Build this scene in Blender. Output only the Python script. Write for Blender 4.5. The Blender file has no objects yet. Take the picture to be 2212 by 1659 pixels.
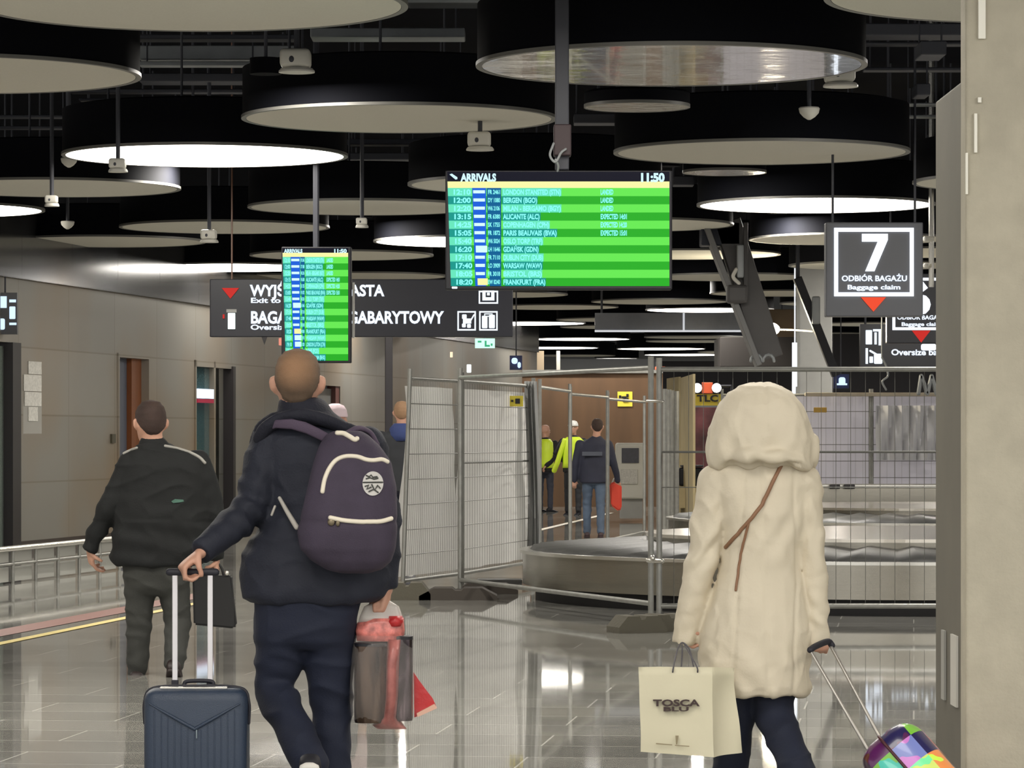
import bpy, bmesh, math, random
from mathutils import Vector, Matrix, noise
from mathutils.bvhtree import BVHTree
SC = bpy.context.scene
COL = SC.collection
PI = math.pi
random.seed(7)
V = Vector
# ---------------------------------------------------------------- camera
F = 7500.0           # focal length in pixels of the 2212 px wide frame
HZ = 945.0           # horizon row
CH = 1.5             # camera height
cd = bpy.data.cameras.new('camera'); cam = bpy.data.objects.new('camera', cd); COL.objects.link(cam)
cd.sensor_fit = 'HORIZONTAL'; cd.sensor_width = 36.0; cd.lens = F/2212*36
cd.shift_y = (HZ-829.5)/2212
cd.clip_start = 0.1; cd.clip_end = 400
cam.location = (0, 0, CH); cam.rotation_euler = (PI/2, 0, 0)
SC.camera = cam
# ---------------------------------------------------------------- world, exposure
wd = bpy.data.worlds.new('world'); SC.world = wd; wd.use_nodes = True
bg = wd.node_tree.nodes['Background']; bg.inputs[0].default_value = (1.0, 0.98, 0.95, 1); bg.inputs[1].default_value = 1.3
SC.view_settings.view_transform = 'Standard'; SC.view_settings.look = 'None'
SC.view_settings.exposure = 0.0; SC.view_settings.gamma = 1.0; SC.view_settings.use_curve_mapping = False
try:
    SC.cycles.use_denoising = True
    SC.cycles.max_bounces = 8; SC.cycles.sample_clamp_indirect = 4.0
except Exception: pass
LAMP = 9.0          # emission of the lit ceiling discs
DOWN = 170.0

def W(px, py, Y): return V(((px-1106)*Y/F, Y, CH-(py-HZ)*Y/F))
def lin(r, g, b):
    f = lambda c: (c/255/12.92) if c/255 <= .04045 else ((c/255+.055)/1.055)**2.4
    return (f(r), f(g), f(b))
# ---------------------------------------------------------------- materials
MATS = {}
def mat(name, col, rough=.6, metal=0., emit=None, es=1., bump=0., bscale=50., var=0., vscale=6., alpha=1., spec=.5, stretch=(1,1,1), trans=0., coat=0., transl=0.):
    if name in MATS: return MATS[name]
    m = bpy.data.materials.new(name); m.use_nodes = True; nt = m.node_tree; N = nt.nodes; L = nt.links
    b = N['Principled BSDF']
    b.inputs['Base Color'].default_value = (*col, 1); b.inputs['Roughness'].default_value = rough
    b.inputs['Metallic'].default_value = metal; b.inputs['Specular IOR Level'].default_value = spec
    b.inputs['Alpha'].default_value = alpha; b.inputs['Transmission Weight'].default_value = trans
    b.inputs['Coat Weight'].default_value = coat
    if emit: b.inputs['Emission Color'].default_value = (*emit, 1); b.inputs['Emission Strength'].default_value = es
    if bump or var:
        tc = N.new('ShaderNodeTexCoord'); mp = N.new('ShaderNodeMapping'); mp.inputs['Scale'].default_value = stretch
        L.new(tc.outputs['Object'], mp.inputs[0])
    if bump:
        n = N.new('ShaderNodeTexNoise'); n.inputs['Scale'].default_value = bscale; n.inputs['Detail'].default_value = 4
        L.new(mp.outputs[0], n.inputs['Vector'])
        bp = N.new('ShaderNodeBump'); bp.inputs['Strength'].default_value = bump; bp.inputs['Distance'].default_value = .01
        L.new(n.outputs[0], bp.inputs['Height']); L.new(bp.outputs[0], b.inputs['Normal'])
    if var:
        n = N.new('ShaderNodeTexNoise'); n.inputs['Scale'].default_value = vscale; n.inputs['Detail'].default_value = 5
        L.new(mp.outputs[0], n.inputs['Vector'])
        r = N.new('ShaderNodeValToRGB')
        r.color_ramp.elements[0].position = .3; r.color_ramp.elements[1].position = .7
        r.color_ramp.elements[0].color = (*[c*(1-var) for c in col], 1); r.color_ramp.elements[1].color = (*[min(1, c*(1+var)) for c in col], 1)
        L.new(n.outputs[0], r.inputs[0]); L.new(r.outputs[0], b.inputs['Base Color'])
    if transl:
        t = N.new('ShaderNodeBsdfTranslucent'); t.inputs[0].default_value = (*col, 1); mx = N.new('ShaderNodeMixShader'); mx.inputs[0].default_value = transl
        L.new(b.outputs[0], mx.inputs[1]); L.new(t.outputs[0], mx.inputs[2]); L.new(mx.outputs[0], N['Material Output'].inputs[0])
    MATS[name] = m
    return m
def glow(name, col, es=1.): return mat(name, (0, 0, 0), .5, emit=col, es=es, spec=0.1)
M_black = mat('black_paint', lin(14, 15, 24), .55)
M_ceil = mat('ceiling_black', lin(10, 11, 17), 1., var=.3, vscale=.7, spec=.05)
M_drum = mat('drum_black', lin(6, 7, 13), .85, spec=.12)
M_disc = mat('disc_felt', lin(208, 205, 193), .9, var=.03, vscale=60)
M_rim = mat('disc_rim', lin(104, 103, 98), .5)
M_lit = glow('disc_lit', (1.0, .94, .84), LAMP)
M_duct = mat('duct_grey', lin(142, 146, 148), .5, metal=.2, var=.15, vscale=3)
M_ductd = mat('duct_dark', lin(58, 60, 68), .6)
M_white = mat('white_plastic', lin(205, 203, 194), .5)
M_steel = mat('brushed_steel', lin(156, 152, 141), .2, metal=.9, bump=.05, bscale=90, stretch=(.05, .05, 4))
M_rail = mat('rail_steel', lin(215, 213, 205), .22, metal=.9)
M_galv = mat('galvanised', lin(150, 150, 145), .42, metal=.6, var=.12, vscale=12)
M_belt = mat('belt_rubber', lin(54, 54, 53), .45, bump=.2, bscale=30)
M_conc = mat('concrete', lin(176, 170, 153), .85, var=.07, vscale=9, bump=.3, bscale=60)
M_concg = mat('concrete_grey', lin(165, 165, 162), .85, var=.08, vscale=3)
M_rubber = mat('rubber_block', lin(96, 92, 80), .85, bump=.4, bscale=40)
M_ply = mat('plywood', lin(88, 64, 42), .7, var=.2, vscale=3, stretch=(1, 1, .15))
M_plyc = mat('pale_board', lin(196, 180, 140), .7, var=.1, vscale=2)
M_yel = mat('yellow_sign', lin(226, 208, 70), .6)
M_dark = mat('sign_black', lin(26, 27, 36), .35)
M_signg = mat('sign_grey', lin(84, 86, 92), .5)
G_white = glow('glow_white', (.86, .92, 1.0), 1.6)
G_text = glow('glow_text', (.80, .88, 1.0), 1.25)
G_red = glow('glow_red', lin(255, 84, 52), .9)
G_red2 = glow('glow_red_dim', lin(214, 50, 44), .9)
# ---------------------------------------------------------------- object helpers
def link_mesh(name, bm, m, parent=None, smooth=False, loc=None, recalc=True):
    if recalc: bmesh.ops.recalc_face_normals(bm, faces=bm.faces)
    me = bpy.data.meshes.new(name); bm.to_mesh(me); bm.free()
    ms = m if isinstance(m, (list, tuple)) else [m]
    for x in ms: me.materials.append(x)
    if smooth:
        for p in me.polygons: p.use_smooth = True
        if smooth != 'all': me.set_sharp_from_angle(angle=math.radians(40))
    o = bpy.data.objects.new(name, me); COL.objects.link(o)
    if loc is not None:
        me.transform(Matrix.Translation(-V(loc))); o.location = loc
    if parent is not None:
        o.parent = parent; o.location = V(o.location) - V(parent.location) if loc is not None else -V(parent.location)
    return o
# parents are never rotated, so a part built in world space only needs its location offset
def thing(name, label, cat, loc=(0, 0, 0), group=None):
    o = bpy.data.objects.new(name, None); COL.objects.link(o); o.location = loc; o.empty_display_size = .1
    o['label'] = label; o['category'] = cat
    if group: o['group'] = group
    return o
def tag(o, label, cat, group=None, kind=None):
    o['label'] = label; o['category'] = cat
    if group: o['group'] = group
    if kind: o['kind'] = kind
    return o
def struct(o): o['kind'] = 'structure'; return o
def dup(root, off, label=None):
    r = root.copy(); COL.objects.link(r); r.location = V(root.location) + V(off)
    if label: r['label'] = label
    for ch in list(root.children):
        c = ch.copy(); COL.objects.link(c); c.parent = r
        for g in list(ch.children):
            d = g.copy(); COL.objects.link(d); d.parent = c
    return r
# ---------------------------------------------------------------- shape helpers
def box(bm, x0, x1, y0, y1, z0, z1, bev=0., mi=0):
    vs = [bm.verts.new((x, y, z)) for x in (x0, x1) for y in (y0, y1) for z in (z0, z1)]
    fs = []
    for idx in ((0, 1, 3, 2), (4, 6, 7, 5), (0, 4, 5, 1), (2, 3, 7, 6), (0, 2, 6, 4), (1, 5, 7, 3)):
        f = bm.faces.new([vs[i] for i in idx]); f.material_index = mi; fs.append(f)
    if bev:
        es = list({e for f in fs for e in f.edges})
        bmesh.ops.bevel(bm, geom=es, offset=bev, segments=3, profile=.5, affect='EDGES')
def obox(bm, c, ax, ay, az, bev=0., seg=3):
    """box with centre c and half-axis vectors"""
    c = V(c); vs = [bm.verts.new(c+sx*ax+sy*ay+sz*az) for sx in (-1, 1) for sy in (-1, 1) for sz in (-1, 1)]
    fs = [bm.faces.new([vs[i] for i in idx]) for idx in ((0, 1, 3, 2), (4, 6, 7, 5), (0, 4, 5, 1), (2, 3, 7, 6), (0, 2, 6, 4), (1, 5, 7, 3))]
    if bev: bmesh.ops.bevel(bm, geom=list({e for f in fs for e in f.edges}), offset=bev, segments=seg, profile=.5, affect='EDGES')
def loft(bm, rings, cap=True):
    rs = [[bm.verts.new(p) for p in r] for r in rings]; n = len(rs[0])
    for a, b in zip(rs, rs[1:]):
        for i in range(n): bm.faces.new((a[i], a[(i+1) % n], b[(i+1) % n], b[i]))
    if cap:
        bm.faces.new(list(reversed(rs[0]))); bm.faces.new(rs[-1])
def ering(c, u, v, n=20, e=2.):
    out = []
    for i in range(n):
        a = 2*PI*i/n; ca, sa = math.cos(a), math.sin(a)
        out.append(V(c)+u*(math.copysign(abs(ca)**(2/e), ca))+v*(math.copysign(abs(sa)**(2/e), sa)))
    return out
def limb(bm, pts, rad, n=12, ends=True, flat=None, ref=None):
    pts = [V(p) for p in pts]; rings = []
    if not isinstance(rad, (list, tuple)): rad = [rad]*len(pts)
    T = []
    for i in range(len(pts)):
        a = pts[max(i-1, 0)]; b = pts[min(i+1, len(pts)-1)]; T.append((b-a).normalized())
    u = V(ref) if ref is not None else (V((1, 0, 0)) if abs(T[0].x) < .8 else V((0, 1, 0)))
    fr = []
    for t in T:
        u = (u - t*u.dot(t)).normalized(); fr.append((u.copy(), t.cross(u)))
    fl = flat or [1]*len(pts)
    if not isinstance(fl, (list, tuple)): fl = [fl]*len(pts)
    if ends:
        u0, v0 = fr[0]
        for o, s in ((-.92, .38), (-.7, .71), (-.38, .92)): rings.append(ering(pts[0]+T[0]*o*rad[0]*fl[0], u0*rad[0]*s, v0*rad[0]*s*fl[0], n))
    for p, r, f, (a, b) in zip(pts, rad, fl, fr): rings.append(ering(p, a*r, b*r*f, n))
    if ends:
        u0, v0 = fr[-1]
        for o, s in ((.38, .92), (.7, .71), (.92, .38)): rings.append(ering(pts[-1]+T[-1]*o*rad[-1]*fl[-1], u0*rad[-1]*s, v0*rad[-1]*s*fl[-1], n))
    loft(bm, rings)
def smoothpath(pts, k=6):
    pts = [V(p) for p in pts]; out = []
    P = [pts[0]*2-pts[1]]+pts+[pts[-1]*2-pts[-2]]
    for i in range(1, len(P)-2):
        a, b, c, d = P[i-1:i+3]
        for j in range(k):
            t = j/k
            out.append(.5*((2*b)+(c-a)*t+(2*a-5*b+4*c-d)*t*t+(-a+3*b-3*c+d)*t**3))
    out.append(pts[-1]); return out
def ell(bm, c, rx, ry, rz, fn=None, nu=24, nv=16):
    c = V(c); rings = []
    for j in range(1, nv):
        th = PI*j/nv; r = []
        for i in range(nu):
            a = 2*PI*i/nu; d = V((math.sin(th)*math.cos(a), math.sin(th)*math.sin(a), math.cos(th)))
            s = fn(d) if fn else 1.
            r.append(c+V((d.x*rx, d.y*ry, d.z*rz))*s)
        rings.append(r)
    loft(bm, rings)
def cyl(bm, p0, p1, r, n=12): limb(bm, [p0, p1], r, n, ends=False)
def disc_face(bm, c, r, z, n=96, mi=0):
    f = bm.faces.new([bm.verts.new((c[0]+r*math.cos(2*PI*i/n), c[1]+r*math.sin(2*PI*i/n), z)) for i in range(n)]); f.material_index = mi
def quad(bm, a, b, c, d, mi=0):
    f = bm.faces.new([bm.verts.new(p) for p in (a, b, c, d)]); f.material_index = mi; return f
def polyprism(bm, pts, dvec):
    """extrude a flat polygon by dvec"""
    a = [bm.verts.new(p) for p in pts]; b = [bm.verts.new(V(p)+V(dvec)) for p in pts]; n = len(pts)
    bm.faces.new(a); bm.faces.new(list(reversed(b)))
    for i in range(n): bm.faces.new((a[i], b[i], b[(i+1) % n], a[(i+1) % n]))
def evaluated(o):
    dg = bpy.context.evaluated_depsgraph_get(); dg.update()
    return bpy.data.meshes.new_from_object(o.evaluated_get(dg))
def text_verts(body, size, loc, bold=.0, align='LEFT', ex=.004, squash=1., rz=0.):
    c = bpy.data.curves.new('lettering', 'FONT'); c.body = body; c.size = size; c.extrude = ex; c.offset = bold*size; c.align_x = align; c.resolution_u = 3
    o = bpy.data.objects.new('lettering', c); COL.objects.link(o)
    me = evaluated(o); bpy.data.objects.remove(o); bpy.data.curves.remove(c)
    me.transform(Matrix.Translation(loc) @ Matrix.Rotation(rz, 4, 'Z') @ Matrix.Rotation(PI/2, 4, 'X') @ Matrix.Diagonal((squash, 1, 1, 1)))
    return me
def lettering(name, items, m, parent):
    """items: (text, size, location, bold, align, squash) joined into one part"""
    if name != 'flight_rows' and len(items) > 1:
        for it in items: lettering(name, [it], m, parent)
        return
    bm = bmesh.new()
    for it in items:
        body, size, loc = it[:3]; bold = it[3] if len(it) > 3 else .02; al = it[4] if len(it) > 4 else 'LEFT'; sq = it[5] if len(it) > 5 else 1.
        me = text_verts(body, size, loc, bold, al, squash=sq); bm.from_mesh(me); bpy.data.meshes.remove(me)
    return link_mesh(name, bm, m, parent, recalc=False)
def fitted(body, x0, x1, zb, h, Y, bold=.03):
    """lettering item whose capitals stand h high and run from x0 to x1"""
    me = text_verts(body, 1., (0, 0, 0), bold); xs = [v.co.x for v in me.vertices]; w = max(xs)-min(xs); bpy.data.meshes.remove(me)
    size = h/.72; return (body, size, V((x0, Y, zb)), bold, 'LEFT', (x1-x0)/(w*size))
def blob(name, bm, m, parent, voxel=.01, smooth=4, wr=None, loc=None, clip=None):
    """closed shapes melted into one continuous surface"""
    bmesh.ops.recalc_face_normals(bm, faces=bm.faces)
    me = bpy.data.meshes.new(name); bm.to_mesh(me); bm.free()
    o = bpy.data.objects.new('tmp', me); COL.objects.link(o)
    r = o.modifiers.new('r', 'REMESH'); r.mode = 'VOXEL'; r.voxel_size = voxel; r.adaptivity = 0; r.use_smooth_shade = True
    if smooth: s = o.modifiers.new('s', 'SMOOTH'); s.factor = .5; s.iterations = smooth
    nm = evaluated(o); bpy.data.objects.remove(o); bpy.data.meshes.remove(me)
    if wr:
        nn = [v.normal.copy() for v in nm.vertices]
        for v, n in zip(nm.vertices, nn): v.co = v.co + n*wr(v.co, n)
    nm.materials.clear(); nm.materials.append(m); nm.name = name
    for p in nm.polygons: p.use_smooth = True
    ob = bpy.data.objects.new(name, nm); COL.objects.link(ob)
    if parent is not None: ob.parent = parent; ob.location = -V(parent.location)
    return ob
def bvh_of(o):
    me = o.data; off = V(o.location)+(V(o.parent.location) if o.parent else V((0, 0, 0)))
    return BVHTree.FromPolygons([v.co+off for v in me.vertices], [p.vertices[:] for p in me.polygons])
def onto(bvh, px, py, Y, lift=.0):
    """point of the surface seen at that place of the photograph"""
    d = (W(px, py, Y)-V((0, 0, CH))).normalized()
    hit, nrm, _, _ = bvh.ray_cast(V((0, 0, CH)), d)
    if hit is None: return W(px, py, Y)
    if nrm.dot(d) > 0: nrm = -nrm
    return hit+nrm*lift
def fold(p, sx, sz, seed=0.):
    """crisp cloth ridges, 0..1"""
    return (1-abs(noise.noise(V((p.x*sx+seed, p.y*sx, p.z*sz-seed)))*2.2))**3 if abs(noise.noise(V((p.x*sx+seed, p.y*sx, p.z*sz-seed)))) < .45 else 0.
def nz(p, s, seed=0.): return noise.noise(V((p.x*s+seed, p.y*s+seed*1.7, p.z*s-seed)))
# ================================================================ SETTING
def floor_mat():
    m = bpy.data.materials.new('polished_tile'); m.use_nodes = True; N = m.node_tree.nodes; L = m.node_tree.links; b = N['Principled BSDF']
    tc = N.new('ShaderNodeTexCoord'); mp = N.new('ShaderNodeMapping'); mp.inputs['Rotation'].default_value = (0, 0, math.radians(6.6))
    L.new(tc.outputs['Object'], mp.inputs[0])
    br = N.new('ShaderNodeTexBrick'); br.inputs['Scale'].default_value = 1.; br.inputs['Brick Width'].default_value = 1.2; br.inputs['Row Height'].default_value = .6
    br.offset = .5; br.inputs['Mortar Size'].default_value = .005; br.inputs['Mortar Smooth'].default_value = .1
    br.inputs['Color1'].default_value = (*lin(136, 135, 130), 1); br.inputs['Color2'].default_value = (*lin(158, 157, 151), 1); br.inputs['Mortar'].default_value = (*lin(214, 212, 204), 1)
    L.new(mp.outputs[0], br.inputs['Vector'])
    n = N.new('ShaderNodeTexNoise'); n.inputs['Scale'].default_value = 1.4; n.inputs['Detail'].default_value = 6; L.new(mp.outputs[0], n.inputs['Vector'])
    mx = N.new('ShaderNodeMix'); mx.data_type = 'RGBA'; mx.blend_type = 'OVERLAY'; mx.inputs[0].default_value = .35
    L.new(br.outputs['Color'], mx.inputs[6]); L.new(n.outputs[0], mx.inputs[7]); L.new(mx.outputs[2], b.inputs['Base Color'])
    b.inputs['Roughness'].default_value = .035; b.inputs['IOR'].default_value = 1.5
    n2 = N.new('ShaderNodeTexNoise'); n2.inputs['Scale'].default_value = 1.1; n2.inputs['Detail'].default_value = 2; L.new(mp.outputs[0], n2.inputs['Vector'])
    bp = N.new('ShaderNodeBump'); bp.inputs['Strength'].default_value = .008; bp.inputs['Distance'].default_value = .02
    L.new(n2.outputs[0], bp.inputs['Height']); L.new(bp.outputs[0], b.inputs['Normal'])
    return m
bm = bmesh.new(); box(bm, -30, 30, -12, 125, -.2, 0); struct(link_mesh('floor', bm, floor_mat()))
bm = bmesh.new(); box(bm, -30, 30, 6, 125, 6.3, 6.5); struct(link_mesh('ceiling', bm, M_ceil))
# left wall of metal panels, X = -6.54 + .18 (Y-46)
WD = V((.18, 1, 0)).normalized(); WO = V((-6.54, 46, 0)); WN = V((1, -.18, 0)).normalized()
def wallY(px): return 14.82/(.18-(px-1106)/F)
def wt(px): return (wallY(px)-46)/WD.y
def wall_mat(name, c1, c2, rough, metal, mort):
    m = bpy.data.materials.new(name); m.use_nodes = True; N = m.node_tree.nodes; L = m.node_tree.links; b = N['Principled BSDF']
    tc = N.new('ShaderNodeTexCoord'); sp = N.new('ShaderNodeSeparateXYZ'); cb = N.new('ShaderNodeCombineXYZ')
    L.new(tc.outputs['Object'], sp.inputs[0]); L.new(sp.outputs[0], cb.inputs[0]); L.new(sp.outputs[2], cb.inputs[1])
    br = N.new('ShaderNodeTexBrick'); br.offset = 0; br.inputs['Scale'].default_value = 1; br.inputs['Brick Width'].default_value = 2.2; br.inputs['Row Height'].default_value = .9
    br.inputs['Mortar Size'].default_value = .012; br.inputs['Color1'].default_value = (*c1, 1); br.inputs['Color2'].default_value = (*c2, 1); br.inputs['Mortar'].default_value = (*mort, 1)
    L.new(cb.outputs[0], br.inputs['Vector'])
    n = N.new('ShaderNodeTexNoise'); n.inputs['Scale'].default_value = .35; L.new(tc.outputs['Object'], n.inputs['Vector'])
    rp = N.new('ShaderNodeValToRGB'); rp.color_ramp.elements[0].position = .45; rp.color_ramp.elements[0].color = (1, 1, 1, 1)
    rp.color_ramp.elements[1].position = .7; rp.color_ramp.elements[1].color = (1.0, .80, .62, 1); L.new(n.outputs[0], rp.inputs[0])  # orange tint painted in for the plywood's reflection
    mx = N.new('ShaderNodeMix'); mx.data_type = 'RGBA'; mx.blend_type = 'MULTIPLY'; mx.inputs[0].default_value = 1
    L.new(br.outputs['Color'], mx.inputs[6]); L.new(rp.outputs[0], mx.inputs[7]); L.new(mx.outputs[2], b.inputs['Base Color'])
    b.inputs['Roughness'].default_value = rough; b.inputs['Metallic'].default_value = metal
    return m
M_wall = wall_mat('wall_panels', lin(134, 132, 126), lin(142, 139, 132), .42, .35, lin(120, 116, 106))
M_bulk = wall_mat('bulkhead_panels', lin(120, 122, 126), lin(126, 127, 130), .16, .85, lin(80, 80, 84))
def wallobj(name, segs, m, kind='structure'):
    """segs (t0,t1,n0,n1,z0,z1) along the wall, out of it (n>0 towards the hall), up"""
    bm = bmesh.new()
    for t0, t1, n0, n1, z0, z1 in segs: box(bm, t0, t1, -n1, -n0, z0, z1)
    o = link_mesh(name, bm, m); o.matrix_world = Matrix.Translation(WO) @ Matrix.Rotation(math.atan2(WD.y, WD.x), 4, 'Z')
    o.location = WO; o.rotation_euler = (0, 0, math.atan2(WD.y, WD.x))
    if kind: o['kind'] = kind
    return o
# the wall's local -y faces the hall
d1 = (wt(255), wt(320)); d2 = (wt(420), wt(505)); d3 = (wt(688), wt(735)); e0 = wt(-60); e1 = wt(1160)
wall = wallobj('wall_left', [(wt(38), d1[0], -.25, 0, 0, 3.6), (d1[1], d2[0], -.25, 0, 0, 3.6), (d2[1], d3[0], -.25, 0, 0, 3.6), (d3[1], e1, -.25, 0, 0, 3.6),
    (d1[0], d1[1], -.25, 0, 2.69, 3.6), (d2[0], d2[1], -.25, 0, 2.72, 3.6), (d3[0], d3[1], -.25, 0, 2.45, 3.6), (e0, wt(38), -.25, 0, 2.75, 3.6), ((14-46)/WD.y, e0, -.25, 0, 0, 3.6)], M_wall)
wallobj('trim_1', [((14-46)/WD.y, e1, -.25, .05, 3.6, 4.5)], M_bulk)
wallobj('baseboard_left', [(wt(38), d1[0], 0, .015, 0, .12), (d1[1], d2[0], 0, .015, 0, .12), (d2[1], d3[0], 0, .015, 0, .12), (d3[1], e1, 0, .015, 0, .12)], mat('skirting_dark', lin(50, 40, 34), .6))
M_room = mat('room_grey', lin(120, 122, 118), .8, var=.2, vscale=1.5)
wallobj('wall_back_rooms', [(d1[0]-1, d3[1]+6, -2.3, -2.2, 0, 3.6), (e0, wt(38), -1.6, -1.5, 0, 2.75)], M_room)
# door_1: recess with blue-grey leaf and brown side
M_brown = mat('brown_door', lin(118, 66, 30), .5, var=.1); M_slate = mat('slate_leaf', lin(78, 84, 98), .45, bump=.05)
M_frame = mat('door_frame', lin(30, 26, 28), .5); M_glass = mat('glass_grey', lin(150, 165, 165), .05, alpha=.35)
a, b_ = d1
o = wallobj('door_1', [(a+.02, b_-.55, -.22, -.17, .02, 2.67)], M_slate); dd1 = o
def wpart(name, segs, m, parent):
    o = wallobj(name, segs, m, None); o.parent = parent; o.location = (0, 0, 0); o.rotation_euler = (0, 0, 0); return o
wpart('door_leaf', [(b_-.53, b_-.02, -.22, -.10, .02, 2.67)], M_brown, dd1)
wpart('door_frame', [(a-.04, a+.02, -.2, .02, 0, 2.73), (b_-.02, b_+.04, -.2, .02, 0, 2.73), (a, b_, -.2, .02, 2.67, 2.73)], M_wall, dd1)
# door_2: glazed, with darker frame and a lit panel seen inside
a, b_ = d2; mid = a+(b_-a)*.48
o = wallobj('door_2', [(a, a+.06, -.15, .02, 0, 2.72), (mid-.05, mid+.05, -.15, .02, 0, 2.72), (a, b_, -.15, .02, 2.62, 2.72)], M_wall)
wpart('glass_pane', [(a+.06, mid-.05, -.08, -.06, .05, 2.62)], mat('glass_teal', lin(70, 95, 100), .06, alpha=.75), o)
wpart('door_frame', [(b_-.22, b_-.06, -.12, .05, 0, 2.66)], M_frame, o)
wpart('glass_panel', [(mid+.05, b_-.22, -.9, -.85, 1.0, 2.35)], mat('blue_panel', lin(60, 80, 98), .3), o)
wpart('lit_panel', [(a+.1, mid-.1, .0, .03, 2.12, 2.27)], glow('lit_panel', (.75, .85, 1.), 1.4), o)
wpart('lit_strip', [(a+.1, mid-.1, .0, .031, 2.05, 2.11)], glow('lit_red', lin(150, 40, 60), 1.), o)
# door_3: grey door with small window, dull red frame
a, b_ = d3
o = wallobj('door_3', [(a+.05, b_-.3, -.15, -.1, 0, 2.4)], mat('door_grey', lin(120, 120, 118), .4, metal=.4))
wpart('door_frame', [(b_-.3, b_, -.18, -.02, 0, 2.45)], mat('door_red', lin(84, 48, 44), .5), o)
wpart('window', [(a+.25, b_-.6, -.1, -.09, 1.5, 1.8)], M_frame, o)
# door_4: entrance at the very left edge of the picture
o = wallobj('door_4', [(wt(20), wt(38), -.2, .05, 0, 2.75)], M_frame)
wpart('glass_pane', [(e0, wt(20), -.1, -.08, 0, 2.7)], mat('glass_green', lin(128, 140, 132), .08, alpha=.55), o)
# far end and right side
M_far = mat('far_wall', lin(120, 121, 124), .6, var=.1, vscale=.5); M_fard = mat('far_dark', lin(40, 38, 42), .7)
bm = bmesh.new(); box(bm, -12, 26, 118, 118.4, 0, 6.3); struct(link_mesh('wall_back', bm, M_far))
bm = bmesh.new(); box(bm, 24, 24.4, 16, 118, 0, 6.3); struct(link_mesh('wall_right', bm, M_fard))
# near column at the right, its flank running back and lower
XC = 1.75
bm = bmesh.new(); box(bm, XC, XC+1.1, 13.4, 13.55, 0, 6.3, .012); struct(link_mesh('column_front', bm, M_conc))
bm = bmesh.new(); box(bm, XC+.002, XC+1.0, 13.552, 14.36, 0, 2.89, .01); struct(link_mesh('column_flank', bm, mat('concrete_flank_shade', lin(100, 96, 85), .7, var=.08, vscale=3)))  # side face's shade is put into its darker colour
for i, (y0, y1, c) in enumerate(((13.62, 13.80, lin(205, 203, 195)), (14.0, 14.1, lin(165, 165, 160)))):
    bm = bmesh.new(); box(bm, XC-.008, XC+.001, y0, y1, .44, .72)
    tag(link_mesh('guard_strip', bm, mat('guard_strip_%d' % i, c, .4)), ('wide pale metal strip upright low on the flank of the concrete column', 'narrow grey metal strip upright low on the flank of the concrete column')[i], 'strip')
bm = bmesh.new()
for (x, y0, y1, w) in ((2113, -10, 84, 16), (2104, 245, 330, 7), (2112, 210, 222, 8), (2086, 330, 420, 5)):
    p = W(x, y0, 13.39); q = W(x+w, y1, 13.39); box(bm, p.x, q.x, 13.385, 13.4, q.z, p.z, .002)
tag(link_mesh('edge_mark', bm, mat('mark_white', lin(236, 234, 222), .3)), 'thin white marks running down the edge of the near concrete column', 'paint mark', kind='stuff')  # thin white strips set along the column edge

# ---------------------------------------------------------------- floor markings and low rail at left
def floorpt(px, py): Y = CH*F/(py-HZ); return V(((px-1106)*Y/F, Y, 0))
def stripe(name, p, q, w, m, z, label):
    p, q = V(p), V(q); d = (q-p).normalized(); s = V((-d.y, d.x, 0))*w/2; bm = bmesh.new()
    quad(bm, p-s+V((0, 0, z)), p+s+V((0, 0, z)), q+s+V((0, 0, z)), q-s+V((0, 0, z)))
    o = link_mesh(name, bm, m); tag(o, label, 'floor marking'); return o
p, q = floorpt(0, 1391), floorpt(380, 1313)
stripe('floor_line', p-(q-p)*.5, q+(q-p)*.3, .10, mat('yellow_line', lin(222, 200, 110), .4), .004, 'yellow line across the tiles at the left, in front of the low rail')
p, q = floorpt(0, 1368), floorpt(380, 1296)
stripe('floor_band', p-(q-p)*.5, q+(q-p)*.3, .28, mat('red_band', lin(150, 104, 96), .3), .003, 'faded red band on the tiles beside the yellow line')
stripe('floor_line', floorpt(1150, 1149), floorpt(1320, 1108), .12, mat('white_line', lin(225, 215, 200), .4), .004, 'white line on the floor behind the fences by the man in jeans')
R0 = V((-5.4, 34.2, 0)); R1 = V((-4.3, 40.0, 0))
t = thing('low_barrier', 'low steel guard rail with pale infill panels along the metal wall', 'rail', R0)
bm = bmesh.new(); cyl(bm, R0+V((0, 0, .36)), R1+V((0, 0, .36)), .03); link_mesh('handrail', bm, M_rail, t, True)
bm = bmesh.new(); cyl(bm, R0+V((0, 0, .2)), R1+V((0, 0, .2)), .015); link_mesh('lower_rail', bm, M_galv, t, True)
for i in range(9):
    p = R0+(R1-R0)*(i/8); bm = bmesh.new(); cyl(bm, p, p+V((0, 0, .36)), .018); link_mesh('post', bm, M_galv, t, True)
bm = bmesh.new(); nrm = V((.03, -.006, 0))
for i in range(8):
    a = R0+(R1-R0)*((i+.06)/8)-nrm*1.2; b = R0+(R1-R0)*((i+.94)/8)-nrm*1.2
    for z0, z1 in ((.02, .17), (.22, .33)): polyprism(bm, [a+V((0, 0, z0)), b+V((0, 0, z0)), b+V((0, 0, z1)), a+V((0, 0, z1))], nrm*.2)
link_mesh('infill_panel', bm, mat('infill', lin(168, 168, 162), .5), t)

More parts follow.
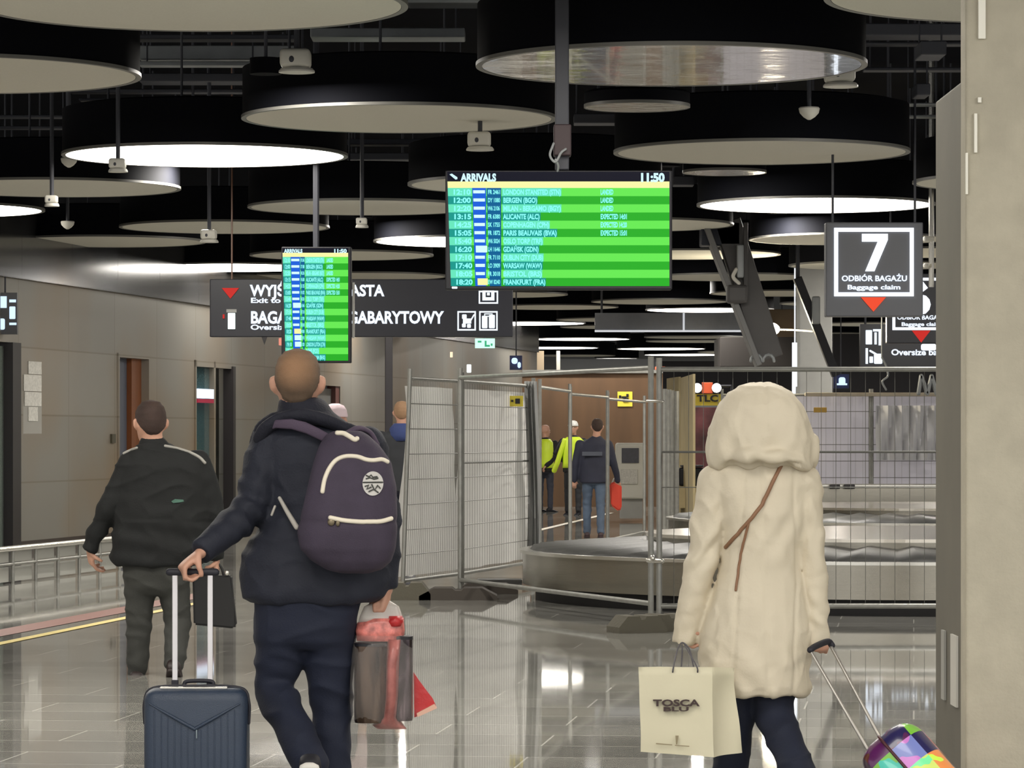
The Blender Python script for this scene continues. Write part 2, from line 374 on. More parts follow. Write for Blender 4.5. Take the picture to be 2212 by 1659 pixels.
# notices, lock, sign at left
def wall_paper(px0, px1, z0, z1, m, label):
    o = wallobj('notice', [(wt(px0), wt(px1), .001, .012, z0, z1)], m, None); tag(o, label, 'notice', 'notices on the metal wall'); return o
M_pap = mat('paper', lin(205, 203, 196), .7); M_pap2 = mat('paper_grey', lin(150, 148, 142), .6)
M_pap = mat('paper_print', lin(198, 196, 190), .7, var=.16, vscale=30)
wall_paper(60, 88, 2.35, 2.52, M_pap, 'white paper notice on the metal wall, topmost of the four')
wall_paper(50, 88, 2.12, 2.34, M_pap, 'widest white paper notice on the metal wall, second from top')
wall_paper(52, 88, 1.92, 2.11, M_pap, 'white paper notice on the metal wall, third from top')
wall_paper(60, 80, 1.72, 1.91, M_pap, 'small white paper notice on the metal wall, lowest')
o = wallobj('notice_board', [(wt(50), wt(90), 0, .0008, 1.55, 1.95)], M_pap2, None); tag(o, 'grey plate on the metal wall behind the paper notices', 'plate')
o = wallobj('door_lock', [(wt(238), wt(246), 0, .03, 1.42, 1.55)], mat('olive', lin(64, 60, 44), .5), None); tag(o, 'small dark lock box on the metal wall beside the open doorway', 'lock')
# projecting lit sign at the left edge
t = thing('lit_sign', 'blue-white lit sign with pictograms at the left edge above the glass entrance', 'sign', W(5, 720, 45.3))
def pbox(bm, x0, y0, x1, y1, Y, d=.05, bev=0.):
    p = W(x0, y1, Y); q = W(x1, y0, Y); box(bm, p.x, q.x, Y, Y+d, p.z, q.z, bev)
bm = bmesh.new(); pbox(bm, -30, 632, 37, 722, 45.3, .1); link_mesh('panel', bm, M_dark, t)
bm = bmesh.new(); pbox(bm, -25, 640, 14, 665, 45.28, .02); pbox(bm, 20, 647, 34, 653, 45.28, .02); pbox(bm, 20, 662, 33, 689, 45.28, .02, .01); pbox(bm, 20, 697, 35, 702, 45.28, .02); pbox(bm, -20, 688, 10, 712, 45.28, .02, .02)
link_mesh('pictogram', bm, glow('glow_blue', (.6, .78, 1.), 1.3), t)
bm = bmesh.new(); p = W(10, 632, 45.3); cyl(bm, (p.x, 45.35, p.z), (p.x, 45.35, 6.3), .012, 6); link_mesh('hanger', bm, M_ductd, t)
# black pole before the wall
bm = bmesh.new(); p = W(840, 945, 50); box(bm, p.x-.055, p.x+.055, 49.95, 50.05, 0, 3.25, .01)
tag(link_mesh('black_pole', bm, mat('pole_black', lin(28, 24, 28), .4)), 'slim black upright pole standing in front of the metal wall', 'pole')

# ================================================================ CEILING DISCS
DD = 2.7
DISCS = []
def ceiling_disc(xc, yc, wpx, lit, label, cat='ceiling light', diam=DD, group=None, mdisc=None, drum=.42):
    Y = diam*F/wpx; c = W(xc, yc, Y); r = diam/2; DISCS.append((c.x, c.y, r))
    t = thing('ceiling_light' if lit else 'ceiling_disc', label, 'ceiling light' if lit else 'ceiling disc', c, group)
    seg = 96 if Y < 60 else 48
    bm = bmesh.new(); loft(bm, [[V((c.x+rr*math.cos(2*PI*i/seg), c.y+rr*math.sin(2*PI*i/seg), z)) for i in range(seg)] for rr, z in ((r, c.z+.012), (r, c.z+drum), (r*.94, c.z+drum+.02))])
    link_mesh('housing', bm, M_drum, t, True)
    bm = bmesh.new(); loft(bm, [[V((c.x+rr*math.cos(2*PI*i/seg), c.y+rr*math.sin(2*PI*i/seg), z)) for i in range(seg)] for rr, z in ((r*.975, c.z-.012), (r*.975, c.z+.008))])
    link_mesh('diffuser', bm, M_lit if lit else (mdisc or M_disc), t)
    bm = bmesh.new()
    pr = ((r*.977, c.z-.014), (r*1.008, c.z-.014), (r*1.008, c.z+.012), (r*.977, c.z+.012)); R = []
    for i in range(seg):
        a = 2*PI*i/seg; R.append([bm.verts.new((c.x+rr*math.cos(a), c.y+rr*math.sin(a), z)) for rr, z in pr])
    for i in range(seg):
        A, B = R[i], R[(i+1) % seg]
        for j in range(4): bm.faces.new((A[j], A[(j+1) % 4], B[(j+1) % 4], B[j]))
    link_mesh('rim', bm, M_rim, t, True)
    if drum+c.z < 6.2 and Y < 60:
        for a in (.6, 2.7, 4.6):
            bm = bmesh.new(); x, y = c.x+r*.8*math.cos(a), c.y+r*.8*math.sin(a); cyl(bm, (x, y, c.z+drum), (x, y, 6.3), .012, 6); link_mesh('hanger', bm, M_ductd, t)
    return t
M_film = mat('disc_film', lin(206, 206, 204), .1, metal=.4, bump=1., bscale=2.2, var=.12, vscale=1.5, coat=.6)
M_foil = mat('disc_foil', lin(150, 150, 146), .2, metal=.8, bump=1., bscale=9)
L0 = [
 (410, 9, 936, 0, 'largest grey ceiling disc, cut by the top edge at upper left'),
 (-92, 160, 785, 0, 'grey ceiling disc cut by the left edge, below the largest one'),
 (2267, -12, 965, 0, 'grey ceiling disc at top right, partly behind the concrete column'),
 (862, 255, 675, 0, 'grey ceiling disc above the arrivals board, just left of its pole'),
 (443, 335, 612, 1, 'bright lit ceiling disc at upper left, the biggest glowing one'),
 (1645, 328, 635, 0, 'grey ceiling disc right of the arrivals board pole, above the right lit disc'),
 (118, 405, 540, 0, 'grey ceiling disc cut by the left edge, below the biggest glowing disc'),
 (-153, 452, 493, 1, 'lit ceiling disc with only its tip showing at the left edge'),
 (786, 447, 498, 0, 'grey ceiling disc running behind the left edge of the arrivals board'),
 (485, 490, 450, 0, 'grey ceiling disc below and right of the biggest glowing disc'),
 (230, 521, 425, 0, 'grey ceiling disc above the lit soffit at left, nearest the metal wall'),
 (1762, 442, 510, 1, 'bright lit ceiling disc directly above the number 7 sign'),
 (1353, 485, 460, 0, 'grey ceiling disc peeking out right of the arrivals board, uppermost there'),
 (1156, 398, 547, 0, 'grey ceiling disc with its left tip showing beside the board header'),
 (1020, 521, 424, 1, 'lit ceiling disc between the two arrivals boards'),
 (738, 551, 394, 0, 'grey ceiling disc behind the small arrivals board, just above its top'),
 (502, 577, 368, 1, 'lit ceiling disc directly above the exit sign'),
 (614, 600, 340, 0, 'very thin grey disc between the lit disc and the exit sign'),
 (791, 596, 346, 0, 'thin grey disc right of the small arrivals board, touching the exit sign top'),
 (-25, 578, 367, 1, 'lit ceiling disc along the soffit at the left edge'),
 (-176, 553, 392, 0, 'grey ceiling disc whose right tip just shows at the left edge'),
 (1835, 516, 430, 0, 'grey ceiling disc running behind the number 7 sign, uppermost there'),
 (1487, 549, 396, 0, 'grey ceiling disc crossed by the sloping steel member, second from top'),
 (1891, 573, 372, 0, 'grey ceiling disc left of the number 7 sign, its lower part'),
 (2251, 392, 553, 0, 'grey ceiling disc with its left tip showing beside the concrete column'),
 (1582, 598, 347, 0, 'grey ceiling disc crossed by the sloping steel member, third from top'),
 (1690, 633, 312, 0, 'grey ceiling disc below the crossed ones, running towards the number 7 sign'),
 (1425, 651, 294, 0, 'grey ceiling disc just below the lower right of the arrivals board'),
 (1533, 669, 276, 1, 'lit ceiling disc under the arrivals board at right'),
 (1141, 698, 247, 1, 'lit ceiling disc right of the exit sign end'),
 (1071, 636, 309, 0, 'grey ceiling disc right of the exit sign, uppermost there'),
 (1194, 663, 282, 0, 'grey ceiling disc right of the exit sign, second from top'),
]
for xc, yc, w, lit, lab in L0: ceiling_disc(xc, yc, w, lit, lab)
ceiling_disc(1450, 140, 838, 0, 'big film-wrapped ceiling disc with shiny reflections, above the arrivals board', mdisc=M_film)
ceiling_disc(1376, 229, 228, 0, 'small crinkled silver disc under the film-wrapped disc', diam=.86, mdisc=M_foil, drum=.1)
ceiling_disc(1565, 371, 180, 0, 'small crinkled silver disc above the right end of the arrivals board', diam=.86, mdisc=M_foil, drum=.1)
# deep rows
G1 = 'distant unlit ceiling discs'; G2 = 'distant lit ceiling discs'
FAR = [(1330, 690, 255, 0), (1890, 640, 305, 0), (1428, 753, 192, 1), (1255, 732, 213, 1), (1195, 751, 196, 1), (1480, 766, 178, 1), (1330, 775, 170, 1), (1880, 700, 245, 0), (1800, 722, 223, 0),
 (1330, 706, 238, 0), (1500, 737, 208, 0), (1700, 745, 200, 0), (1500, 728, 216, 0), (1960, 668, 276, 0), (1600, 760, 185, 0), (2060, 730, 214, 1), (1070, 748, 197, 1), (1240, 768, 177, 0), (1830, 655, 290, 0), (980, 715, 230, 0), (2000, 545, 400, 0), (1900, 612, 332, 0), (620, 655, 290, 1)]
for xc, yc, w, lit in FAR:
    ceiling_disc(xc, yc, w, lit, 'distant glowing ceiling disc, a thin bright streak deep in the hall' if lit else 'distant grey ceiling disc, a thin streak deep in the hall', group=G2 if lit else G1)
# unseen lamps added over and behind the camera to light the nearest people
for x, y in ((-3.2, 17.5), (1.6, 16.0), (-1.2, 9.5), (4.6, 10), (-4.6, 5), (2.2, 3.5), (-1, -3), (4.5, -3), (.6, 20.0), (-5.4, 19.4)):
    ceiling_disc(1106+x*F/max(y, .01) if y > 0 else 0, 0, 1, 1, '', group=None) if False else None
    c = V((x, y, 4.2)); t = thing('ceiling_light', 'added lit ceiling disc overhead, unseen, before the first visible row', 'ceiling light', c, 'added ceiling lights above the frame')
    bm = bmesh.new(); loft(bm, [[V((c.x+r*math.cos(2*PI*i/48), c.y+r*math.sin(2*PI*i/48), z)) for i in range(48)] for r, z in ((1.35, 4.212), (1.35, 4.75))]); link_mesh('housing', bm, M_drum, t, True)
    bm = bmesh.new(); loft(bm, [[V((c.x+1.32*math.cos(2*PI*i/48), c.y+1.32*math.sin(2*PI*i/48), z)) for i in range(48)] for z in (4.19, 4.208)]); link_mesh('diffuser', bm, M_lit, t)

# ---------------------------------------------------------------- ducts, trays, speakers, cameras under the ceiling
def duct(x0, y0, x1, y1, Y, d, m, label, name='duct'):
    bm = bmesh.new(); pbox(bm, x0, y0, x1, y1, Y, d, .01); o = link_mesh(name, bm, m)
    for s_ in (.06, .94):
        h_ = bmesh.new(); p = W(x0+(x1-x0)*s_, y0, Y); cyl(h_, V((p.x, Y+d/2, p.z)), V((p.x, Y+d/2, 6.3)), .008, 6); link_mesh('hanger', h_, M_ductd, o)
    tag(o, label, name.replace('_', ' ')); return o
duct(300, 98, 640, 128, 35, .5, M_duct, 'grey metal air duct high at upper left, left of the white speaker')
duct(300, 132, 560, 142, 34.9, .2, M_duct, 'narrow grey duct edge directly under the upper left air duct')
duct(300, 158, 640, 176, 36, .4, M_ductd, 'dark duct running right from the cut grey disc at left')
duct(270, 74, 640, 84, 33, .3, M_ductd, 'thin dark duct just below the largest grey disc')
duct(150, 192, 524, 200, 37, .2, M_ductd, 'cable tray under the cut grey disc at left', 'cable_tray')
duct(170, 212, 524, 217, 38, .2, M_ductd, 'second thin cable tray under the cut grey disc at left', 'cable_tray')
duct(-40, 248, 160, 254, 40, .2, M_ductd, 'short thin cable tray at the left edge', 'cable_tray')
duct(-40, 272, 145, 278, 41, .2, M_ductd, 'lowest thin cable tray at the left edge', 'cable_tray')
duct(670, 60, 1004, 80, 31, .4, M_duct, 'grey duct right of the white speaker, under the largest disc')
duct(880, -20, 1070, 6, 29, .4, M_duct, 'grey duct piece cut by the top edge')
duct(1240, 245, 1340, 266, 33, .3, M_ductd, 'short dark duct beside the board pole')
duct(1850, 50, 2100, 76, 30, .4, M_ductd, 'dark duct at upper right under the cut grey disc')
duct(1870, 90, 2100, 96, 31, .2, M_ductd, 'thin dark duct at upper right, second down')
duct(1868, 145, 2100, 152, 33, .2, M_ductd, 'thin dark duct at upper right, third down')
duct(1915, 222, 2030, 227, 36, .2, M_duct, 'thin grey cable tray left of the concrete column, upper', 'cable_tray')
duct(1960, 248, 2030, 253, 37, .2, M_duct, 'thin grey cable tray left of the concrete column, lower', 'cable_tray')
duct(750, 300, 1010, 312, 41, .3, M_ductd, 'dark duct below the grey disc left of the board pole')
duct(750, 330, 900, 345, 43, .3, M_ductd, 'dark duct above the right end of the row of discs at left')
duct(1990, 88, 2045, 118, 29, .5, M_ductd, 'small dark box hanging at upper right', 'ceiling_box')
duct(1980, 180, 2010, 205, 31, .4, M_ductd, 'small dark bracket at upper right above the column flank', 'ceiling_box')
duct(1455, 380, 1500, 400, 40, .3, M_ductd, 'dark box at the top right corner of the arrivals board', 'ceiling_box')
duct(1430, 20, 1560, 34, 28, .3, M_ductd, 'dark duct above the film-wrapped disc')
def speaker(px, py, w, label):
    """py: foot of the flange, w: flange width px"""
    Y = 24.0+(py-120)*.03; c = W(px, py, Y); k = w/78*78*Y/F
    t = thing('ceiling_speaker', label, 'speaker', c, 'white speakers under the ceiling')
    bm = bmesh.new(); loft(bm, [ering(c+V((0, 0, z)), V((r, 0, 0)), V((0, r, 0)), 28) for r, z in ((k*.5, 0), (k*.5, .012), (k*.44, .03))]); link_mesh('flange', bm, M_white, t, True)
    bm = bmesh.new(); obox(bm, c+V((-k*.03, 0, .03+k*.27)), V((k*.42, 0, 0)), V((0, k*.42, 0)), V((0, 0, k*.26)), k*.12); link_mesh('body', bm, M_white, t, True)
    bm = bmesh.new(); cyl(bm, c+V((0, 0, .03+k*.5)), V((c.x, c.y, 6.3)), .02, 8); link_mesh('stem', bm, M_ductd, t, True)
    bm = bmesh.new(); ell(bm, c+V((-k*.12, -k*.42, .03+k*.22)), k*.07, k*.03, k*.09); link_mesh('clip', bm, M_ductd, t, True)
    return t
speaker(641, 157, 78, 'white ceiling speaker right of the grey duct at upper left')
speaker(1037, 325, 60, 'white ceiling speaker above the header of the big arrivals board')
speaker(1816, 188, 76, 'white ceiling speaker at the right tip of the film-wrapped disc')
speaker(112, 446, 32, 'small white ceiling speaker right of the lit tip at the left edge')
speaker(452, 524, 40, 'small white ceiling speaker at the end of the thin disc above the metal wall')
speaker(782, 492, 28, 'small dim ceiling speaker below the disc left of the arrivals board')
speaker(255, 372, 42, 'white box speaker just under the biggest glowing disc')
def dome(px, py, w, label):
    Y = 30+(py-250)*.05; c = W(px, py, Y); r = w/2*Y/F
    t = thing('dome_camera', label, 'camera', c, 'white dome cameras under the ceiling')
    bm = bmesh.new(); loft(bm, [ering(c+V((0, 0, z)), V((q, 0, 0)), V((0, q, 0)), 24) for q, z in ((r*.15, -r*.55), (r*.55, -r*.3), (r*.9, .08*r), (r, r*.5), (r*.9, r*.62))]); link_mesh('dome', bm, M_white, t, True)
    bm = bmesh.new(); cyl(bm, c+V((0, 0, r*.6)), V((c.x, c.y, 6.3)), .02, 8); link_mesh('stem', bm, M_ductd, t, True)
dome(1748, 246, 46, 'white dome camera hanging between the right grey discs')
dome(149, 352, 36, 'white dome camera under the left tip of the biggest glowing disc')
dome(146, 487, 30, 'white dome camera above the thin disc near the metal wall')
# small downlights on stems, added between the discs to brighten the hall
dl = bpy.data.lights.new('fill_lamp', 'AREA'); dl.shape = 'DISK'; dl.size = .22; dl.energy = DOWN; dl.color = (1, .95, .87)
for j in range(11):
    for i, x in enumerate((-10.5, -4.6, 1.3, 7.2, 13.0)):
        y = 19+9.2*j; xx = x+(2.6 if j % 2 else 0)
        if xx < -6.54+.18*(y-46)+.6: continue
        cand = sorted(((xx+dx*.4, y+dy*.4) for dx in range(-6, 7) for dy in range(-6, 7)), key=lambda p: (p[0]-xx)**2+(p[1]-y)**2)
        ok_ = [p for p in cand if all((p[0]-cx)**2+(p[1]-cy)**2 > (cr+.25)**2 for cx, cy, cr in DISCS) and p[0] > -6.54+.18*(p[1]-46)+.5]
        if not ok_: continue
        xx, y_ = ok_[0]
        t = thing('fill_downlight', 'added small round downlight between the ceiling discs', 'fill_downlight', (xx, y_, 4.45), 'small added downlights between the discs')
        bm = bmesh.new(); loft(bm, [ering(V((xx, y_, z)), V((r, 0, 0)), V((0, r, 0)), 20) for r, z in ((.12, 4.45), (.13, 4.45), (.13, 4.58), (.11, 4.58))]); link_mesh('housing', bm, M_drum, t, True)
        bm = bmesh.new(); cyl(bm, (xx, y_, 4.58), (xx, y_, 6.3), .015, 6); link_mesh('stem', bm, M_ductd, t)
        lo = bpy.data.objects.new('fill_lamp', dl); COL.objects.link(lo); lo.parent = t; lo.location = (0, 0, -.02)
# ================================================================ SIGNS AND BOARDS
def hangers(t, xs, ytop, Y, r=.012, m=None):
    for x in xs:
        bm = bmesh.new(); p = W(x, ytop, Y); cyl(bm, V((p.x, Y+.06, p.z)), V((p.x, Y+.06, 6.3)), r, 6); link_mesh('hanger', bm, m or M_ductd, t)
def tri(bm, x0, x1, y0, y1, Y, d=.02):
    polyprism(bm, [W(x0, y0, Y), W(x1, y0, Y), W((x0+x1)/2, y1, Y)], V((0, d, 0)))
def frame(bm, x0, y0, x1, y1, w, Y, d=.02):
    pbox(bm, x0, y0, x1, y0+w, Y, d); pbox(bm, x0, y1-w, x1, y1, Y, d); pbox(bm, x0, y0+w, x0+w, y1-w, Y, d); pbox(bm, x1-w, y0+w, x1, y1-w, Y, d)
def fit_px(body, x0, x1, y0, y1, Y, bold=.03):
    p = W(x0, y1, Y); q = W(x1, y0, Y); return fitted(body, p.x, q.x, p.z, (q.z-p.z), Y, bold)
# exit sign, 40 m off
Y = 40.0
t = thing('direction_sign', 'long black hanging sign reading WYJŚCIE DO MIASTA and BAGAŻ PONADGABARYTOWY', 'sign', W(780, 728, Y))
bm = bmesh.new(); pbox(bm, 453, 603, 1108, 728, Y, .12, .01); link_mesh('panel', bm, M_dark, t)
lettering('lettering', [fit_px('WYJŚCIE DO MIASTA', 541, 832, 615, 639, Y-.01, .035), fit_px('BAGAŻ PONADGABARYTOWY', 541, 958, 672, 698, Y-.01, .035)], G_text, t)
lettering('small_lettering', [fit_px('Exit to town', 541, 662, 643, 654, Y-.01, .03), fit_px('Oversize baggage', 541, 702, 701, 712, Y-.01, .03)], G_text, t)
bm = bmesh.new(); tri(bm, 479, 516, 622, 645, Y-.02); link_mesh('arrow', bm, G_red2, t)
bm = bmesh.new(); pbox(bm, 492, 676, 508, 711, Y-.025, .02, .006); link_mesh('lit_pictogram', bm, glow('glow_mint', (.85, 1, .95), 1.3), t)
bm = bmesh.new(); pbox(bm, 489, 668, 511, 675, Y-.02, .015); link_mesh('pictogram_cap', bm, M_concg, t)
bm = bmesh.new(); pbox(bm, 481, 679, 485, 688, Y-.02, .01); link_mesh('small_arrow', bm, G_red2, t)
for (x0, y0, x1, y1) in ((1034, 628, 1076, 656), (988, 672, 1028, 714), (1035, 672, 1075, 714)):
    bm = bmesh.new(); frame(bm, x0, y0, x1, y1, 3.2, Y-.02)
    if x0 == 988:
        for (cx, cy, r) in ((1003, 684, 5), (1002, 703, 4.2), (1013, 704, 4.2)): pbox(bm, cx-r, cy-r, cx+r, cy+r, Y-.02, .02, .01)
        pbox(bm, 1000, 688, 1018, 699, Y-.02, .02); limb(bm, [W(1014, 697, Y-.01), W(1024, 680, Y-.01)], .008, 6)
    elif y0 == 672:
        pbox(bm, 1041, 682, 1053, 709, Y-.02, .02, .01); pbox(bm, 1056, 680, 1069, 709, Y-.02, .02, .01); frame(bm, 1046, 677, 1064, 684, 2, Y-.02)
    else:
        frame(bm, 1042, 622, 1068, 649, 7, Y-.02); pbox(bm, 1052, 632, 1058, 638, Y-.02, .02)
    link_mesh('pictogram', bm, G_text, t)
hangers(t, (500,), 603, Y, .01, mat('rod_warm_light', lin(120, 84, 62), .4)); hangers(t, (1060,), 603, Y)  # orange light on the left rod is put into its colour
bm = bmesh.new(); tri(bm, 565, 577, 728, 745, Y); link_mesh('foot', bm, M_frame, t)
# green emergency exit sign
t = thing('exit_sign', 'small green and white emergency exit sign below the long black sign', 'exit sign', W(1048, 752, 42))
bm = bmesh.new(); pbox(bm, 1026, 731, 1069, 752, 42, .05); link_mesh('panel', bm, glow('exit_mint', (.62, .95, .80), 1.2), t)
bm = bmesh.new(); pbox(bm, 1047, 736, 1051, 749, 41.98, .01); pbox(bm, 1050, 745, 1058, 749, 41.98, .01); pbox(bm, 1060, 742, 1064, 747, 41.98, .01); pbox(bm, 1032, 736, 1040, 740, 41.98, .01); link_mesh('pictogram', bm, glow('exit_green', (.05, .45, .22), 1.), t)
hangers(t, (1048,), 731, 42)
def lit_mark(x0, y0, x1, y1, Y, m, label, name='marker_light', cat='light'):
    bm = bmesh.new(); pbox(bm, x0, y0, x1, y1, Y, .04, .008); o = link_mesh(name, bm, m); tag(o, label, cat)
G_mint = MATS['glow_mint']; G_blue = MATS['glow_blue']
lit_mark(1008, 787, 1018, 805, 33.2, G_mint, 'small upright lit marker above the tarpaulin fence at its left')
lit_mark(972, 760, 978, 772, 60, glow('glow_amber', (1, .8, .55), 1.2), 'tiny warm light on the metal wall below the exit sign')
lit_mark(602, 730, 610, 746, 41, glow('glow_pink', lin(240, 150, 130), 1.), 'tiny pink light at the left of the small arrivals board')
# arrivals boards
def glowc(n, r, g, b_, s=1.): return glow(n, lin(r, g, b_), s)
S_g1 = glowc('scr_green_light', 104, 236, 84); S_g2 = glowc('scr_green_dark', 40, 176, 38); S_y = glowc('scr_yellow', 250, 248, 170); S_c1 = glowc('scr_mint', 104, 232, 190); S_c2 = glowc('scr_teal', 20, 152, 140)
S_t = glowc('scr_text', 140, 255, 250); S_b = glowc('scr_blue', 20, 96, 220); S_b2 = glowc('scr_navy', 0, 96, 150); S_w = glowc('scr_white', 208, 244, 255, 1.1); S_lt = glowc('scr_label', 180, 255, 170); S_dk = glowc('scr_black', 8, 10, 30)
def board(label, Y, X0, Y0, X1, Y1, rows, cols, hdr, clock, texts, casing, skew=0., name='arrivals_board'):
    t = thing(name, label, 'display screen', W((X0+X1)/2, Y1, Y))
    bm = bmesh.new(); pbox(bm, *casing, Y+.012, .12, .01); link_mesh('casing', bm, M_black, t)
    h0, h1 = hdr; rh = (Y1-h1)/rows
    mats = [S_y, S_g1, S_g2, S_c1, S_c2, S_b, S_b2, S_w, S_dk]; bm = bmesh.new()
    def q(x0, y0, x1, y1, lay, mi):
        yy = Y+.01-.002*lay; s = lambda y: skew*(y-Y0)/(Y1-Y0)
        quad(bm, W(x0+s(y0), y0, yy), W(x1, y0, yy), W(x1, y1, yy), W(x0+s(y1), y1, yy), mi)
    q(X0, Y0, X1, h0, 0, 8); q(X0, h0, X1, h1, 0, 0)
    c = [X0+(X1-X0)*k for k in cols]
    for i in range(rows):
        a, b_ = h1+i*rh, h1+(i+1)*rh; dk = i % 2
        q(X0, a, X1, b_, 0, 2 if dk else 1)
        tx = c[3]+(X1-X0)*texts[i][4]
        q(X0, a, c[0], b_, 1, 4 if dk else 3)
        q(c[0], a, c[1], b_, 2, 5); q(c[1], a, c[2], b_, 2, 6)
        q(c[2], a, tx, b_, 1, 4 if dk else 3)
        s_ = skew*(a-Y0)/(Y1-Y0); k = texts[i][1]
        if k == 'W': q(c[0]+s_*.7, a+1, c[1]+s_*.5, b_-2, 3, 7)
        elif k == 'Y': q(c[0]+s_*.7, a+1, c[1]+s_*.5, b_-2, 3, 0)
        else: q(c[0]+(c[1]-c[0])*.06, a+rh*.28, c[0]+(c[1]-c[0])*.92, b_-rh*.34, 3, 7)
    link_mesh('screen', bm, mats, t, recalc=False)
    it = []; sc = (X1-X0)
    for i, r in enumerate(texts):
        a, b_ = h1+i*rh+rh*.18, h1+(i+1)*rh-rh*.20; s_ = skew*(a-Y0)/(Y1-Y0)
        it.append(fit_px(r[0], X0+sc*.02+s_, c[0]-sc*.012+s_*.7, a, b_, Y-.004, .04))
        it.append(fit_px(r[2], c[1]+sc*.008, c[2]-sc*.006, a+rh*.04, b_-rh*.06, Y-.004, .03))
        it.append(fit_px(r[3], c[3], c[3]+sc*r[4]-1.5, a, b_, Y-.004, .04))
        if r[5]: it.append(fit_px(r[5], c[4], c[4]+sc*r[6], a, b_, Y-.004, .04))
    lettering('flight_rows', it, S_t, t)
    it = [fit_px('ARRIVALS', *hdrtxt[0], Y-.006, .05) for hdrtxt in (clock,)]+[fit_px('11:50', *clock[1], Y-.006, .05)]
    lettering('header', it, S_w, t)
    return t
big = [('12:10', '', 'FR 2461', 'LONDON STANSTED (STN)', .262, 'LANDED', .057), ('12:00', '', 'DY 1080', 'BERGEN (BGO)', .155, 'LANDED', .057), ('12:20', '', 'W6 2106', 'MILAN - BERGAMO (BGY)', .262, 'LANDED', .057),
 ('13:15', '', 'FR 6380', 'ALICANTE (ALC)', .168, 'EXPECTED 14:01', .118), ('14:25', '', 'SK 1755', 'COPENHAGEN (CPH)', .21, 'EXPECTED 14:20', .118), ('15:05', '', 'FR 1872', 'PARIS BEAUVAIS (BVA)', .243, 'EXPECTED 15:01', .118),
 ('15:40', '', 'W6 5024', 'OSLO TORP (TRF)', .18, '', 0), ('16:20', 'W', 'LH 1646', 'GDAŃSK (GDN)', .162, '', 0), ('17:10', '', 'FR 7110', 'DUBLIN CITY (DUB)', .182, '', 0), ('17:40', '', 'LO 3909', 'WARSAW (WAW)', .178, '', 0), ('18:05', '', 'FR 3018', 'BRISTOL (BRS)', .176, '', 0), ('18:20', 'Y', 'EW 8240', 'FRANKFURT (FRA)', .192, '', 0)]
t = board('big green arrivals board hanging in the middle, headed ARRIVALS with a clock', 22.6, 966, 371, 1446, 618, 12, (.11, .175, .243, .252, .69), (392, 406), ((996, 1073, 375, 391), (1381, 1432, 374, 392)), big, (962, 368, 1452, 626), skew=8)
bm = bmesh.new(); polyprism(bm, [W(x, y, 22.59) for x, y in ((971, 377), (976, 375), (988, 383), (988, 387), (984, 388))], V((0, -.004, 0))); link_mesh('plane_symbol', bm, S_w, t)
bm = bmesh.new(); pbox(bm, 976, 619, 988, 623.5, 22.59, .01, .004); link_mesh('status_light', bm, G_white, t)
bm = bmesh.new(); p = W(1214, 368, 22.7); box(bm, p.x-.045, p.x+.045, 22.65, 22.77, p.z, 6.3, .008); link_mesh('pole', bm, M_ductd, t)
bm = bmesh.new(); pbox(bm, 1196, 268, 1234, 336, 22.6, .16, .01); link_mesh('bracket', bm, mat('bracket_brown', lin(52, 38, 42), .6), t)
bm = bmesh.new(); limb(bm, smoothpath([W(1196, 310, 22.58), W(1188, 335, 22.57), W(1200, 350, 22.57), W(1212, 330, 22.57), W(1222, 322, 22.58)]), .008, 8); limb(bm, smoothpath([W(1200, 345, 22.57), W(1206, 358, 22.59), W(1204, 372, 22.62)]), .008, 8); link_mesh('cable', bm, M_duct, t, True)
sm = [(r[0], r[1], r[2], r[3], w, r[5], s2) for r, w, s2 in zip(big+[('18:50', 'W', 'LO 3911', 'WARSAW (WAW)', .3, '', 0), ('19:10', 'W', 'FR 1020', 'LONDON LUTON (LTN)', .3, '', 0), ('19:35', '', 'W6 5040', 'ROME (FCO)', .2, '', 0), ('20:15', '', 'FR 4411', 'BIRMINGHAM (BHX)', .3, '', 0)],
      (.28, .26, .28, .27, .28, .3, .28, .27, .28, .29, .28, .3, .3, .3, .2, .3), (.1, .1, .1, .2, .2, .2, 0, 0, 0, 0, 0, 0, 0, 0, 0, 0))]
sm[9] = sm[9][:1]+('',)+sm[9][2:]
t = board('small upright green arrivals board at left, in front of the black exit sign', 34.0, 610, 536, 752, 779, 16, (.12, .27, .34, .36, .67), (546, 555), ((614, 654, 538, 546), (720, 747, 538, 546)), sm, (608, 533, 759, 784), skew=7)
for c in t.children:
    if c.name.startswith('casing'): c.name = 'casing'
bm = bmesh.new(); pbox(bm, 761, 610, 766, 730, 34.1, .05); link_mesh('side_rail', bm, M_galv, t)
hangers(t, (682,), 533, 34.0, .03)
# sign 7
Y = 32.0
t = thing('gate_sign', 'dark square hanging sign with a big white 7 over Baggage claim', 'sign', W(1888, 685, Y))
bm = bmesh.new(); pbox(bm, 1784, 480, 1994, 684, Y, .18, .012); link_mesh('panel', bm, M_signg, t)
bm = bmesh.new(); frame(bm, 1802, 492, 1974, 640, 8.5, Y-.015); link_mesh('frame', bm, G_white, t)
bm = bmesh.new(); P = lambda x, y: W(x, y, Y-.015); polyprism(bm, [P(1862, 505), P(1918, 505), P(1918, 518), P(1889, 586), P(1869, 586), P(1896, 522), P(1862, 522)], V((0, .012, 0))); link_mesh('numeral', bm, G_white, t)
lettering('lettering', [fit_px('ODBIÓR BAGAŻU', 1818, 1959, 595, 607, Y-.01, .03), fit_px('Baggage claim', 1830, 1944, 615, 625, Y-.01, .03)], G_text, t)
bm = bmesh.new(); tri(bm, 1860, 1914, 642, 673, Y-.015); link_mesh('arrow', bm, G_red, t)
hangers(t, (1800, 1978), 480, Y)
Y = 44.5
t = thing('gate_sign', 'dark hanging sign with numeral 6 half hidden behind the number 7 sign', 'sign', W(1990, 744, Y))
